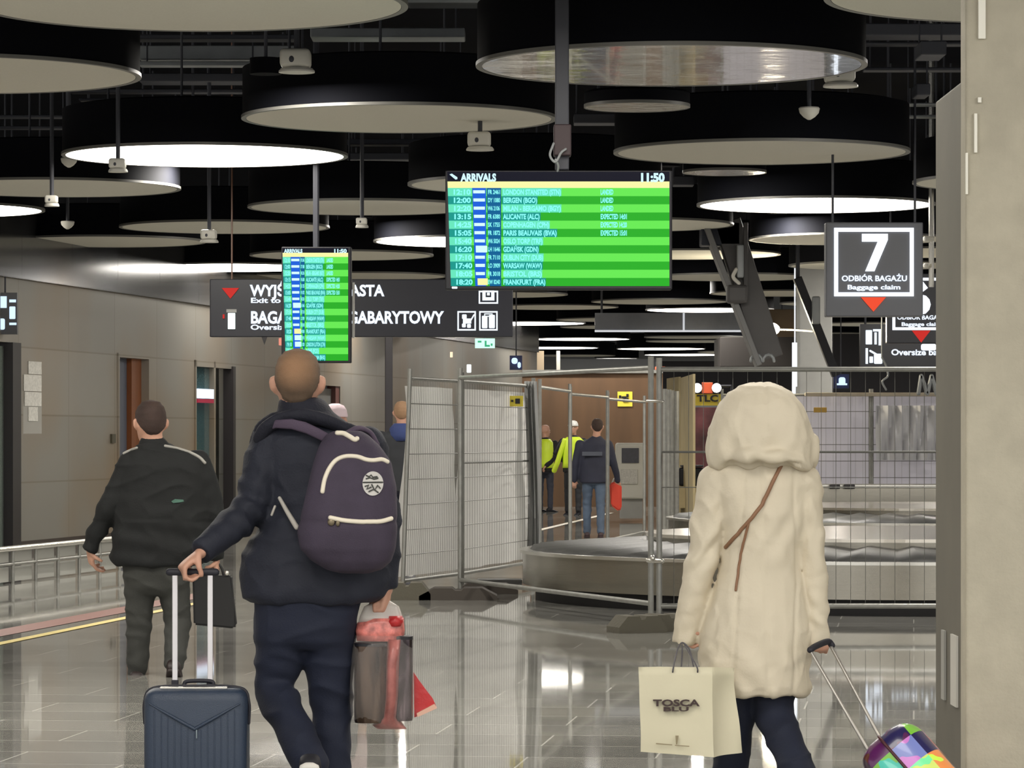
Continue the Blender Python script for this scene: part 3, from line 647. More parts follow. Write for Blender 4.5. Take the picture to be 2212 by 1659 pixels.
bm = bmesh.new(); pbox(bm, 1916, 590, 2064, 742, Y, .18, .012); link_mesh('panel', bm, M_dark, t)
bm = bmesh.new(); frame(bm, 1928, 600, 2052, 713, 6, Y-.015); link_mesh('frame', bm, G_white, t)
lettering('numeral', [fit_px('6', 1966, 2011, 612, 675, Y-.01, .05)], G_white, t)
lettering('lettering', [fit_px('ODBIÓR BAGAŻU', 1938, 2042, 681, 690, Y-.01, .03), fit_px('Baggage claim', 1947, 2032, 696, 704, Y-.01, .03)], G_text, t)
bm = bmesh.new(); tri(bm, 1970, 2010, 714, 740, Y-.015); link_mesh('arrow', bm, G_red2, t)
hangers(t, (1925, 2055), 590, Y)
bm = bmesh.new(); p = W(2012, 620, 38); cyl(bm, p, V((p.x, p.y, 6.3)), .03, 8); o = link_mesh('hanging_rod', bm, M_rail, None, True)
tag(o, 'pale hanging rod between the number 7 sign and the concrete column', 'rod')
bm = bmesh.new(); pbox(bm, 1996, 510, 2019, 521, 37.9, .15, .02); pbox(bm, 1996, 568, 2008, 578, 37.9, .12, .02); link_mesh('clamp', bm, M_white, o)
Y = 60.0
t = thing('direction_sign', 'far black sign with pictograms and the word Oversize beside the column', 'sign', W(1950, 800, Y))
bm = bmesh.new(); pbox(bm, 1858, 700, 2120, 800, Y, .15); link_mesh('panel', bm, M_dark, t)
lettering('lettering', [fit_px('Oversize baggage', 1925, 2070, 754, 767, Y-.01, .03)], G_text, t)
bm = bmesh.new(); pbox(bm, 1870, 713, 1884, 744, Y-.03, .02, .01); pbox(bm, 1889, 718, 1894, 744, Y-.03, .02); pbox(bm, 1898, 712, 1906, 746, Y-.03, .02); pbox(bm, 1886, 711, 1904, 716, Y-.03, .02); link_mesh('pictogram', bm, G_text, t)
bm = bmesh.new(); pbox(bm, 1870, 752, 1875, 786, Y-.03, .02); pbox(bm, 1878, 770, 1886, 784, Y-.03, .02, .01); pbox(bm, 1888, 764, 1906, 786, Y-.03, .02, .02); limb(bm, [W(1880, 758, Y-.02), W(1894, 766, Y-.02)], .02, 6); link_mesh('pictogram', bm, G_text, t)
bm = bmesh.new(); pbox(bm, 1990, 743, 2022, 757, Y-.03, .02, .03); link_mesh('lit_panel', bm, G_white, t)
hangers(t, (1870, 2090), 700, Y, .02)
Y = 70
t = thing('pictogram_sign', 'tiny blue-white pictogram sign low beside the far grey column', 'sign', W(1820, 840, Y))
bm = bmesh.new(); pbox(bm, 1801, 808, 1834, 839, Y, .08); link_mesh('panel', bm, mat('sign_blue', lin(34, 44, 92), .5), t)
bm = bmesh.new(); pbox(bm, 1812, 815, 1826, 832, Y-.02, .02, .04); pbox(bm, 1808, 828, 1830, 832, Y-.02, .02); link_mesh('pictogram', bm, G_blue, t); hangers(t, (1817,), 808, Y)
Y = 62
t = thing('pictogram_sign', 'tiny dark pictogram sign above the tarpaulin fence, left of the plywood', 'sign', W(1115, 800, Y))
bm = bmesh.new(); pbox(bm, 1101, 768, 1128, 799, Y, .08); link_mesh('panel', bm, MATS['sign_blue'], t)
bm = bmesh.new(); pbox(bm, 1105, 773, 1118, 786, Y-.02, .02, .04); pbox(bm, 1118, 782, 1125, 795, Y-.02, .02, .03); link_mesh('pictogram', bm, G_blue, t); hangers(t, (1115,), 768, Y)

# ================================================================ SLOPING STEEL, FAR COLUMN, WORK LIGHT
def bar(p, q, hw, hd, m, name, label=None, cat=None, parent=None, bev=.01):
    p, q = V(p), V(q); d = (q-p); L_ = d.length; d.normalize(); s = V((0, 1, 0)); u = d.cross(s).normalized(); bm = bmesh.new()
    obox(bm, (p+q)/2, u*hw, s*hd, d*L_/2, bev); o = link_mesh(name, bm, m, parent)
    if label: tag(o, label, cat)
    return o
M_mem = mat('member_grey', lin(70, 68, 68), .55, var=.1, vscale=3)
t = thing('sloping_steel_member', 'dark grey steel member sloping down right of the arrivals board', 'steel member', W(1595, 640, 45))
bar(W(1570, 480, 45), W(1662, 775, 45), .17, .2, M_mem, 'web', parent=t)
bar(W(1520, 480, 44.9), W(1638, 790, 44.9), .035, .24, mat('member_edge', lin(108, 108, 108), .5), 'flange', parent=t)
bm = bmesh.new(); pbox(bm, 1515, 478, 1600, 530, 44.8, .5, .02); link_mesh('head_plate', bm, mat('plate_navy', lin(24, 30, 44), .6), t)
bm = bmesh.new(); pbox(bm, 1606, 480, 1616, 640, 44.7, .06, .01); link_mesh('upright_tube', bm, M_mem, t)
bm = bmesh.new(); pbox(bm, 1592, 528, 1607, 600, 44.6, .1, .02); link_mesh('clamp_plate', bm, M_duct, t)
bm = bmesh.new(); pbox(bm, 1570, 615, 1616, 655, 44.55, .2, .04); link_mesh('joint', bm, M_mem, t)
bm = bmesh.new(); limb(bm, smoothpath([W(1590, 582, 44.6), W(1584, 598, 44.6), W(1596, 612, 44.6)]), .025, 8); link_mesh('hook', bm, M_white, t, True)
bm = bmesh.new()
for cx in (1634, 1660):
    for k in range(6):
        a0 = PI*k/6; a1 = PI*(k+1)/6; limb(bm, [W(cx+12*math.cos(a0), 780-14*math.sin(a0), 44.8), W(cx+12*math.cos(a1), 780-14*math.sin(a1), 44.8)], .02, 6)
link_mesh('pulley', bm, M_duct, t, True)
t = thing('sloping_steel_member', 'slim black steel member sloping past the far grey column', 'steel member', W(1765, 710, 50))
bar(W(1722, 600, 50), W(1806, 812, 50), .06, .1, M_black, 'web', parent=t)
bm = bmesh.new(); pbox(bm, 1755, 640, 1772, 700, 49.8, .12, .02); link_mesh('clamp_plate', bm, M_duct, t); hangers(t, (1724,), 602, 49.95, .03)
Y = 57
bm = bmesh.new(); p = W(1726, 600, Y); q = W(1798, 600, Y); box(bm, p.x, q.x, Y, Y+.6, 0, 6.3, .02); struct(link_mesh('column_far', bm, M_concg))
bm = bmesh.new(); pbox(bm, 1712, 740, 1722, 835, 56, .1); pbox(bm, 1712, 835, 1719, 850, 56, .1); pp_ = W(1717, 740, 56.05); cyl(bm, pp_, V((pp_.x, pp_.y, 6.3)), .01, 6); o = link_mesh('tube_light', bm, G_white); tag(o, 'upright white tube light left of the far grey column', 'light')
t = thing('work_light', 'glaring work light hanging right of the sloping steel member', 'lamp', W(1663, 711, 52))
bm = bmesh.new(); ell(bm, W(1663, 711, 52), .15, .12, .10); link_mesh('bulb', bm, glow('work_bulb', (1, .9, .68), 14), t, 'all')
bm = bmesh.new(); limb(bm, smoothpath([W(1622, 635, 52), W(1636, 668, 52), W(1642, 700, 52), W(1640, 728, 52), W(1628, 738, 52)]), .014, 6); limb(bm, [W(1622, 637, 52), V((W(1622, 637, 52).x, 52, 6.3))], .012, 6); limb(bm, smoothpath([W(1680, 712, 52), W(1715, 713, 52), W(1755, 716, 52)]), .014, 6); link_mesh('cable', bm, M_white, t, True)
pl = bpy.data.lights.new('work_light_glow', 'POINT'); pl.energy = 160; pl.color = (1, .88, .65); pl.shadow_soft_size = .15; po = bpy.data.objects.new('work_light_glow', pl); COL.objects.link(po); po.parent = t; po.location = (0, -.35, 0)
# suspended glass screen and dark volumes deep in the hall
Y = 62
t = thing('glass_screen', 'suspended grey glass screen with white edges, left of the sloping steel member', 'screen', W(1450, 716, Y))
bm = bmesh.new(); pbox(bm, 1285, 676, 1655, 713, Y, .05); link_mesh('glass', bm, mat('screen_glass', lin(96, 98, 104), .15, var=.2, vscale=2), t)
bm = bmesh.new(); pbox(bm, 1285, 713, 1655, 717, Y-.02, .1); pbox(bm, 1475, 676, 1479, 713, Y-.02, .05); link_mesh('edge_trim', bm, mat('trim_white_glow', lin(230, 232, 236), .4, emit=lin(200, 205, 215), es=.7), t)  # white trim is given a glow of its own to look bright
hangers(t, (1300, 1640), 676, Y, .02)
def vol(x0, y0, x1, y1, Y, d, m, name, label, cat):
    bm = bmesh.new(); pbox(bm, x0, y0, x1, y1, Y, d, .01); return tag(link_mesh(name, bm, m), label, cat)
vol(1556, 728, 1720, 792, 66, 2, mat('dark_brown', lin(46, 42, 40), .7), 'ceiling_bulkhead', 'dark brown box under the ceiling behind the sloping steel member', 'bulkhead')
vol(1636, 668, 1722, 782, 72, 1, mat('lamp_wall', lin(118, 100, 78), .7, var=.2, vscale=2), 'brown_screen', 'brownish panel behind the glaring work light', 'panel')
vol(1800, 690, 2100, 850, 90, 1, M_fard, 'dark_partition', 'dark partition far behind the signs at right', 'partition')
vol(1420, 780, 1730, 860, 92, 1, M_fard, 'dark_partition', 'dark partition behind the pale hoarding and cream hood', 'partition')
vol(1415, 792, 1437, 799, 75, .15, mat('orange_box', lin(190, 100, 70), .6), 'orange_strip', 'small orange strip on top of the fence behind the pale board', 'strip')
vol(1138, 758, 1175, 1050, 96, .5, mat('beige_column', lin(158, 142, 120), .7), 'far_pillar', 'beige pillar far behind the plywood hoarding', 'pillar')
vol(1202, 758, 1210, 1064, 95, .2, M_white, 'far_post', 'thin white post far behind the plywood hoarding', 'post')
vol(1208, 775, 1420, 1050, 100, .4, mat('far_panels', lin(132, 134, 138), .5), 'far_partition', 'grey partition far behind the top of the plywood hoarding', 'partition')
lit_mark(1310, 845, 1311, 846, 94, G_white, 'faint far light behind the plywood', 'far_light') if False else None

# ================================================================ HOARDING, KIOSK AND THINGS BEHIND THE FENCES
Y = 75
bm = bmesh.new(); pbox(bm, 1128, 806, 1432, 1095, Y, .15); o = link_mesh('plywood_hoarding', bm, M_ply); tag(o, 'brown plywood hoarding behind the workers', 'hoarding')
bm = bmesh.new(); pbox(bm, 1128, 799, 1432, 806, Y-.05, .25); link_mesh('top_rail', bm, M_galv, o)
def warn(x0, y0, x1, y1, Y, label, marks):
    t = thing('warning_sign', label, 'sign', W((x0+x1)/2, y1, Y)); bm = bmesh.new(); pbox(bm, x0, y0, x1, y1, Y, .02); link_mesh('plate', bm, M_yel, t)
    bm = bmesh.new()
    for m_ in marks: pbox(bm, *m_, Y-.015, .012)
    link_mesh('symbol', bm, M_black, t)
warn(1334, 846, 1366, 878, 74.985, 'square yellow warning sign on the plywood hoarding', ((1337, 854, 1342, 860), (1343, 856, 1353, 860), (1346, 860, 1358, 868), (1353, 851, 1358, 858)))
warn(1101, 855, 1130, 878, 36.15, 'small yellow sign behind the tarpaulin on the fence', ((1113, 861, 1123, 872), (1104, 864, 1109, 868)))
def pale(p0, p1, z1, label, name='pale_board'):
    p0, p1 = V(p0), V(p1); d = (p1-p0).normalized(); s = V((-d.y, d.x, 0))*.04; bm = bmesh.new()
    polyprism(bm, [p0, p1, p1+V((0, 0, z1)), p0+V((0, 0, z1))], s); tag(link_mesh(name, bm, M_plyc), label, 'board')
def gnd(px, Y): return V(((px-1106)*Y/F, Y, 0))
pale(gnd(1440, 66), gnd(1466, 64), 2.62, 'cream board standing upright beside the plywood hoarding, left one')
pale(gnd(1470, 63), gnd(1497, 59), 2.58, 'cream board standing upright, right one, nearer the yellow banner')
for i, px in enumerate((1436, 1445, 1452, 1462)):
    bm = bmesh.new(); p = gnd(px, 50+i*.8); cyl(bm, p, p+V((0, 0, 2.2)), .035, 8); tag(link_mesh('fence_tube', bm, M_galv, None, True), 'upright galvanised tube leaning by the cream boards, one of a row', 'tube', 'tubes by the cream boards')
t = thing('banner', 'yellow banner lettered TLC under two lamps, left of the cream hood', 'banner', W(1540, 880, 66))
bm = bmesh.new(); pbox(bm, 1492, 851, 1582, 876, 66, .06); link_mesh('cloth', bm, mat('banner_yellow', lin(206, 186, 70), .7), t)
for px_ in (1494, 1580):
    bm = bmesh.new(); p = gnd(px_, 66.1); cyl(bm, p, V((p.x, p.y, W(0, 832, 66.1).z)), .03, 8); link_mesh('post', bm, M_black, t, True)
bm = bmesh.new(); cyl(bm, W(1494, 834, 66.1), W(1580, 834, 66.1), .03, 8); link_mesh('crossbar', bm, M_black, t, True)
lettering('lettering', [fit_px('TLC', 1506, 1552, 853, 867, 65.97, .04)], M_black, t)
for cx, lab in ((1506, 'left'), (1548, 'right')):
    tl = thing('spot_lamp', 'glaring round white lamp above the yellow banner, the %s one of two' % lab, 'lamp', W(cx, 838, 65.75))
    bm = bmesh.new(); ell(bm, W(cx, 838, 65.75), .088, .05, .088); link_mesh('bulb', bm, glow('spot_bulb', (1, .98, .95), 8), tl, 'all')
    bm = bmesh.new(); p = W(cx, 838, 65.8); cyl(bm, p, p+V((0, .25, 0)), .09, 12); link_mesh('housing', bm, M_black, tl, True)
vol(1517, 826, 1540, 850, 65.9, .25, mat('orange_box2', lin(186, 74, 34), .6), 'orange_box', 'orange box between the two glaring lamps', 'box')
vol(1484, 880, 1560, 1115, 68, .5, mat('red_goods', lin(84, 46, 48), .8, var=.6, vscale=2.5), 'display_goods', 'dark red and grey clutter under the yellow banner', 'goods')['kind'] = 'stuff'
t = thing('black_case', 'black equipment case standing left of the cream coat', 'case', W(1490, 1052, 62)); bm = bmesh.new(); pbox(bm, 1467, 1010, 1520, 1050, 62, .5, .04); link_mesh('body', bm, M_black, t)
bm = bmesh.new(); pbox(bm, 1472, 1005, 1520, 1009, 62, .5, .01); link_mesh('lid', bm, M_ductd, t); bm = bmesh.new(); pbox(bm, 1495, 1026, 1500, 1040, 61.95, .06, .01); link_mesh('latch', bm, M_rail, t)
vol(1440, 1051, 1530, 1098, 61.5, 1.6, M_plyc, 'timber_box', 'low pale timber box under the black case', 'box')
t = thing('service_kiosk', 'white service kiosk with a dark screen in front of the plywood', 'kiosk', gnd(1360, 62))
p = W(1331, 957, 62); q = W(1396, 1078, 62)
bm = bmesh.new(); box(bm, p.x, q.x, 62, 62.6, q.z, p.z, .04); link_mesh('body', bm, M_white, t)
bm = bmesh.new(); pbox(bm, 1343, 968, 1380, 1000, 61.97, .04); link_mesh('screen', bm, mat('kiosk_screen', lin(60, 60, 70), .3, var=.2, vscale=20), t)
bm = bmesh.new(); pbox(bm, 1341, 1014, 1378, 1046, 61.97, .04, .01); link_mesh('printed_notice', bm, M_pap, t)
bm = bmesh.new(); pbox(bm, 1340, 1078, 1388, 1120, 62.1, .4); link_mesh('pedestal', bm, M_concg, t)

# ================================================================ FENCES
M_tarp = mat('tarpaulin', lin(216, 215, 212), .8, transl=.4, bump=.15, bscale=3)
M_tarp2 = mat('tarpaulin_mauve', lin(206, 204, 216), .8, transl=.4)
M_wire = mat('fence_wire', lin(116, 116, 112), .5, metal=.5)
def fence(label, p0, p1, z1=2.05, tarp=None, post=.021, top0=None, nv=30, nh=8, zmid=None, tz=(.2, 1.98), wires=True):
    p0, p1 = V(p0), V(p1); L_ = (p1-p0).length; d = (p1-p0)/L_; n = V((-d.y, d.x, 0)); n = n if n.y < 0 else -n
    t = thing('temporary_fence', label, 'fence', p0); o0 = V(top0) if top0 is not None else V((0, 0, 0)); U = lambda s, z: p0+d*s+V((0, 0, z))+o0*(1-s/L_)*(z/z1)
    bm = bmesh.new(); cyl(bm, U(0, .02), U(0, z1+.09), post, 10); link_mesh('post', bm, M_galv, t, True)
    bm = bmesh.new(); cyl(bm, U(L_, .02), U(L_, z1+.09), post, 10); link_mesh('post', bm, M_galv, t, True)
    bm = bmesh.new(); cyl(bm, U(0, z1), U(L_, z1), post*.9, 10); link_mesh('top_rail', bm, M_galv, t, True)
    bm = bmesh.new(); cyl(bm, U(0, .165), U(L_, .165), post*.9, 10); link_mesh('bottom_rail', bm, M_galv, t, True)
    if zmid: bm = bmesh.new(); cyl(bm, U(0, zmid), U(L_, zmid), .009, 8); link_mesh('middle_rail', bm, M_wire, t, True)
    if wires:
        bm = bmesh.new()
        for i in range(1, nv): cyl(bm, U(L_*i/nv, .17), U(L_*i/nv, z1), .0014 if tarp else .0022, 4)
        for i in range(1, nh): z = .17+(z1-.17)*i/nh; cyl(bm, U(0, z)+n*.01, U(L_, z)+n*.01, 0.0035 if not tarp else .0045, 4)
        link_mesh('wire_mesh', bm, M_wire, t)
    if tarp:
        bm = bmesh.new(); nx, nzz = 60, 30; G = []
        for i in range(nx+1):
            r = []
            for j in range(nzz+1):
                s = L_*(.01+.98*i/nx); z = tz[0]+(tz[1]-tz[0])*j/nzz
                w = .022*math.sin(s*5+1.2*math.sin(z*3))+.03*noise.noise(V((s*1.3, z*1.8, L_)))+.004*math.sin(s*38)
                r.append(bm.verts.new(U(s, z)-n*(.05+w)))
            G.append(r)
        for i in range(nx):
            for j in range(nzz): bm.faces.new((G[i][j], G[i+1][j], G[i+1][j+1], G[i][j+1]))
        link_mesh('tarpaulin', bm, tarp, t, True)
    return t
fence('tarpaulin-covered fence panel, the leftmost, behind the backpack', gnd(869, 32.3), gnd(995, 34.0), tarp=M_tarp, top0=(.07, 0, 0))
fence('tarpaulin-covered fence panel, second from left, receding to the carousel', gnd(998, 34.05), gnd(1152, 37.3), tarp=M_tarp, zmid=1.25)
fence('open fence panel in front of the curved steel carousel end', gnd(994, 32.5), gnd(1406, 27.9), z1=2.06, nv=30, wires=False, post=.023)
fence('open wire fence panel running behind the cream coat to the concrete column', gnd(1424, 27.5), gnd(1424, 27.5)+V((3.5, 0, 0)), z1=2.04, zmid=1.385, post=.023, nh=2)
fence('fence panel behind the open one, its left post by the tarpaulin fold', gnd(1166, 38.0), gnd(1231, 41.5), wires=False)
fence('fence panel farther back, in front of the helmeted worker', gnd(1232, 41.6), gnd(1312, 45), wires=False, z1=2.02)
fence('fence panel farther back, in front of the man in jeans', gnd(1313, 45.1), gnd(1392, 49), wires=False, z1=2.0)
# dark tarp fold hanging at the panel joint
bm = bmesh.new(); G = []
for j in range(25):
    z = .25+1.85*j/24; r = []
    for i in range(9): px = 1136+28*i/8; r.append(bm.verts.new(V(((px-1106)*37/F+.02*math.sin(z*2), 37.0+.12*math.sin(i*1.6+z), z))))
    G.append(r)
for j in range(24):
    for i in range(8): bm.faces.new((G[j][i], G[j][i+1], G[j+1][i+1], G[j+1][i]))
tag(link_mesh('hanging_tarpaulin', bm, mat('tarp_dark', lin(150, 151, 150), .7, transl=.4), None, True), 'darker grey fold of tarpaulin hanging at the end of the covered fences', 'tarpaulin')
fence('long grey-mauve tarpaulin fence far behind the carousels at right, left panel', gnd(1560, 51.5), gnd(1880, 51.5), z1=2.13, tarp=M_tarp2, nv=20, tz=(.15, 2.12))
fence('far tarpaulin fence panel with a paler sheet, beside the concrete column', gnd(1884, 51.5), gnd(2204, 51.5), z1=2.13, tarp=M_tarp2, nv=20, tz=(.15, 2.12))
bm = bmesh.new(); G = []
for i in range(31):
    r = []
    for j in range(13):
        p = W(1892+150*i/30, 876+118*j/12, 51.2); p.y += .06*math.sin(i*.9+j*.4)+.03*math.sin(i*2.2); r.append(bm.verts.new(p))
    G.append(r)
for i in range(30):
    for j in range(12): bm.faces.new((G[i][j], G[i+1][j], G[i+1][j+1], G[i][j+1]))
tag(link_mesh('plastic_sheet', bm, mat('plastic_pale', lin(196, 196, 200), .35, bump=.3, bscale=3), None, True), 'pale plastic sheet hung on the far tarpaulin fence', 'sheet')
vol(1740, 848, 2080, 856, 51.3, .2, mat('cap_beige', lin(166, 156, 138), .5), 'capping_board', 'beige rail along the top of the far tarpaulin fence', 'rail')
lit_mark(1758, 880, 1786, 891, 51.1, mat('amber_tape', lin(176, 140, 60), .6), 'short strip of yellow tape on the far fence right of the cream hood', 'tape', 'tape')
for a, lab in ((44, 'left'), (58, 'right')):
    bm = bmesh.new()
    p = W(1990+(a-44)*1.6, 812, 50); limb(bm, [p, W(1984+(a-44)*1.4, 850, 50)], .03, 6); limb(bm, [p, W(2003+(a-44)*1.4, 850, 50)], .03, 6)
    tag(link_mesh('trestle', bm, M_duct, None, True), 'grey trestle tip above the far fence by the column, %s one' % lab, 'trestle')
bm = bmesh.new(); limb(bm, [V((W(1905, 772, 51).x, 51, 6.3)), W(1905, 772, 51)], .012, 6); limb(bm, smoothpath([W(1905, 772, 51), W(1914, 790, 51), W(1918, 812, 51), W(1906, 824, 51), W(1914, 842, 51)]), .015, 6)
tag(link_mesh('loose_cable', bm, M_duct, None, True), 'loose grey cable dangling from the far black sign', 'cable')
# feet
def block(px, Y, label, sx=.36, sy=.12, rz=0., h=.13):
    c = gnd(px, Y); ca, sa = math.cos(rz), math.sin(rz); ax = V((ca, sa, 0)); ay = V((-sa, ca, 0)); bm = bmesh.new()
    prof = [(-1, 0), (-1, .35), (-.62, 1), (-.15, 1), (-.08, .8), (.08, .8), (.15, 1), (.62, 1), (1, .35), (1, 0)]
    polyprism(bm, [c+ax*sx*x-ay*sy+V((0, 0, h*z)) for x, z in prof], ay*2*sy)
    return tag(link_mesh('ballast_block', bm, M_rubber), label, 'fence foot')
block(1376, 26.75, 'grey rubber fence foot in front of the cream coat, left of the pair', sx=.2, sy=.13, rz=.35)
block(1440, 26.95, 'grey rubber fence foot beside the cream coat, right of the pair', sx=.2, sy=.13, rz=.35)
block(880, 32.2, 'pale block foot under the leftmost tarpaulin fence', sx=.22, sy=.2, h=.16)
o = block(990, 32.2, 'long dark rubber foot under the post where two fences meet', sx=.36, sy=.2, h=.11); o.data.materials.clear(); o.data.materials.append(mat('foot_dark', lin(74, 68, 62), .8))
o = block(1052, 33.4, 'dark rubber foot behind the post where two fences meet', sx=.3, sy=.15, h=.1); o.data.materials.clear(); o.data.materials.append(MATS['foot_dark'])
t = thing('fence_coupler', 'bright steel coupler joining the two fence posts beside the cream coat', 'coupler', W(1414, 1210, 27.5))
bm = bmesh.new(); limb(bm, [W(1400, 1210, 27.55), W(1430, 1212, 27.45)], .02, 10); ell(bm, W(1410, 1206, 27.42), .022, .03, .03); link_mesh('clamp', bm, M_rail, t, True)
bm = bmesh.new(); limb(bm, [W(1398, 866, 27.55), W(1432, 867, 27.45)], .012, 10); link_mesh('upper_clamp', bm, M_rail, t, True)
# low vent box seen between the fence panels
vol(1030, 1252, 1128, 1292, 35.5, .3, mat('grille', lin(58, 58, 56), .6), 'floor_grille', 'dark low grille behind the second tarpaulin fence', 'grille')

# ================================================================ BAGGAGE CAROUSELS
def stadium(xc, yc, R, d, xr, n=40):
    """left half-round, straight to xr; inset by d"""
    r = R-d; P = [V((xr, yc-r, 0))]
    for i in range(12): P.append(V((xr+(xc-xr)*(i+1)/13, yc-r, 0)))
    for i in range(n+1): a = -PI/2-PI*i/n; P.append(V((xc+r*math.cos(a), yc+r*math.sin(a), 0)))
    for i in range(12): P.append(V((xc+(xr-xc)*(i+1)/13, yc+r, 0)))
    P.append(V((xr, yc+r, 0))); return P
def sweep(name, xc, yc, R, xr, prof, m, t, n=48, wav=None, closed=True, smooth=True):
    rings = []
    lines = [stadium(xc, yc, R, d, xr, n) for d, z in prof]; bm = bmesh.new(); k = len(lines[0]); G = []
    for i in range(k): G.append([bm.verts.new(lines[j][i]+V((0, 0, prof[j][1]+(wav(i) if wav and 0 < j < len(prof)-1 else 0)))) for j in range(len(prof))])
    for i in range(k-1):
        for j in range(len(prof)-(0 if closed else 1)): a, b = j, (j+1) % len(prof); bm.faces.new((G[i][a], G[i+1][a], G[i+1][b], G[i][b]))
    return link_mesh(name, bm, m, t, smooth)
M_kick = mat('kick_black', lin(18, 16, 18), .6); M_deck = mat('deck_steel', lin(214, 208, 196), .2, metal=.9)
def carousel(label, x0, y0, depth, xr=16):
    R = depth/2; xc = x0+R; yc = y0+R; t = thing('baggage_carousel', label, 'baggage carousel', (xc, yc, 0))
    sweep('kickplate', xc, yc, R, xr, [(.12, 0), (.12, .16), (.2, .16), (.2, 0)], M_kick, t)
    sweep('skirt', xc, yc, R, xr, [(.0, .14), (.0, .43), (.05, .43), (.05, .14)], M_steel, t)
    sweep('rim', xc, yc, R, xr, [(-.03, .43), (-.03, .458), (.08, .458), (.08, .43)], M_rail, t)
    sweep('belt', xc, yc, R, xr, [(.06, .45), (.1, .47), (1.1, .53), (1.15, .50), (1.1, .40), (.1, .42)], M_belt, t, n=60, wav=lambda i: .014*(i % 3))
    sweep('core_wall', xc, yc, R, xr, [(1.16, .42), (1.16, .60), (1.22, .60), (1.22, .42)], M_steel, t)
    bm = bmesh.new(); P = stadium(xc, yc, R, 1.14, xr); f = bm.faces.new([bm.verts.new(p+V((0, 0, .615))) for p in P]); r = bmesh.ops.extrude_face_region(bm, geom=[f]); bmesh.ops.translate(bm, vec=V((0, 0, -.03)), verts=[v for v in r['geom'] if isinstance(v, bmesh.types.BMVert)])
    link_mesh('deck', bm, M_deck, t)
    return t
carousel('nearest baggage carousel, its curved steel end behind the open fence', .10, 29.0, 7.0)
carousel('second baggage carousel, behind the nearest one', 2.05, 42.0, 7.0)
vol(1750, 1046, 2100, 1052, 49.5, .6, M_rail, 'conveyor_belt', 'bright steel edge of the conveyor behind the second carousel', 'conveyor')
vol(1750, 1053, 2100, 1172, 49.5, .6, M_steel, 'conveyor', 'steel conveyor base behind the second carousel', 'conveyor')
vol(1793, 1046, 1815, 1056, 49.35, .15, M_frame, 'conveyor_gap', 'small dark box on the far conveyor, left of two', 'box')
vol(1824, 1046, 1847, 1056, 49.35, .15, M_frame, 'conveyor_gap', 'small dark box on the far conveyor, right of two', 'box')
# ================================================================ PEOPLE
M_skin = mat('skin', lin(192, 146, 124), .55, var=.06, vscale=20)
M_eye = mat('eye_white', lin(220, 215, 210), .3); M_lip = mat('lips', lin(150, 90, 80), .5)
UP = V((0, 0, 1))
def rotv(v, ax, a): return Matrix.Rotation(a, 3, ax) @ v
def hand(bm, w, d, n, side, curl=.5, k=1., spread=.012):
    """w wrist, d towards the fingers, n the way the fingers close, side +1/-1 for the thumb"""
    d = V(d).normalized(); n = (V(n)-d*V(n).dot(d)).normalized(); l = d.cross(n)*side
    limb(bm, [w-d*.03*k, w+d*.02*k, w+d*.06*k, w+d*.085*k], [.024*k, .032*k, .040*k, .038*k], 14, flat=[.8, .55, .42, .36], ref=l)
    for i, (ln, off) in enumerate(((.068, -.030), (.078, -.010), (.073, .010), (.056, .030))):
        p = w+d*.082*k-l*off*k; dd = d.copy()-l*off*spread*20; dd.normalize(); pts = [p-d*.015*k, p]; ax = dd.cross(n).normalized()
        for j, f in enumerate((.45, .30, .25)):
            dd = rotv(dd, ax, curl*(1+.12*i)*(.9, 1.1, .8)[j]); p = p+dd*ln*k*f*1.25; pts.append(p)
        limb(bm, pts, [.0105*k, .0105*k, .0098*k, .009*k, .008*k], 10)
    p = w+d*.022*k+l*.030*k; td = (d*.75+l*.65+n*.35).normalized(); pts = [p-td*.02*k, p]; ax = td.cross(n-l*.4).normalized()
    for j, f in enumerate((.038, .030)): td = rotv(td, ax, curl*.55); p = p+td*f*k; pts.append(p)
    limb(bm, pts, [.014*k, .0135*k, .0115*k, .0095*k], 10)
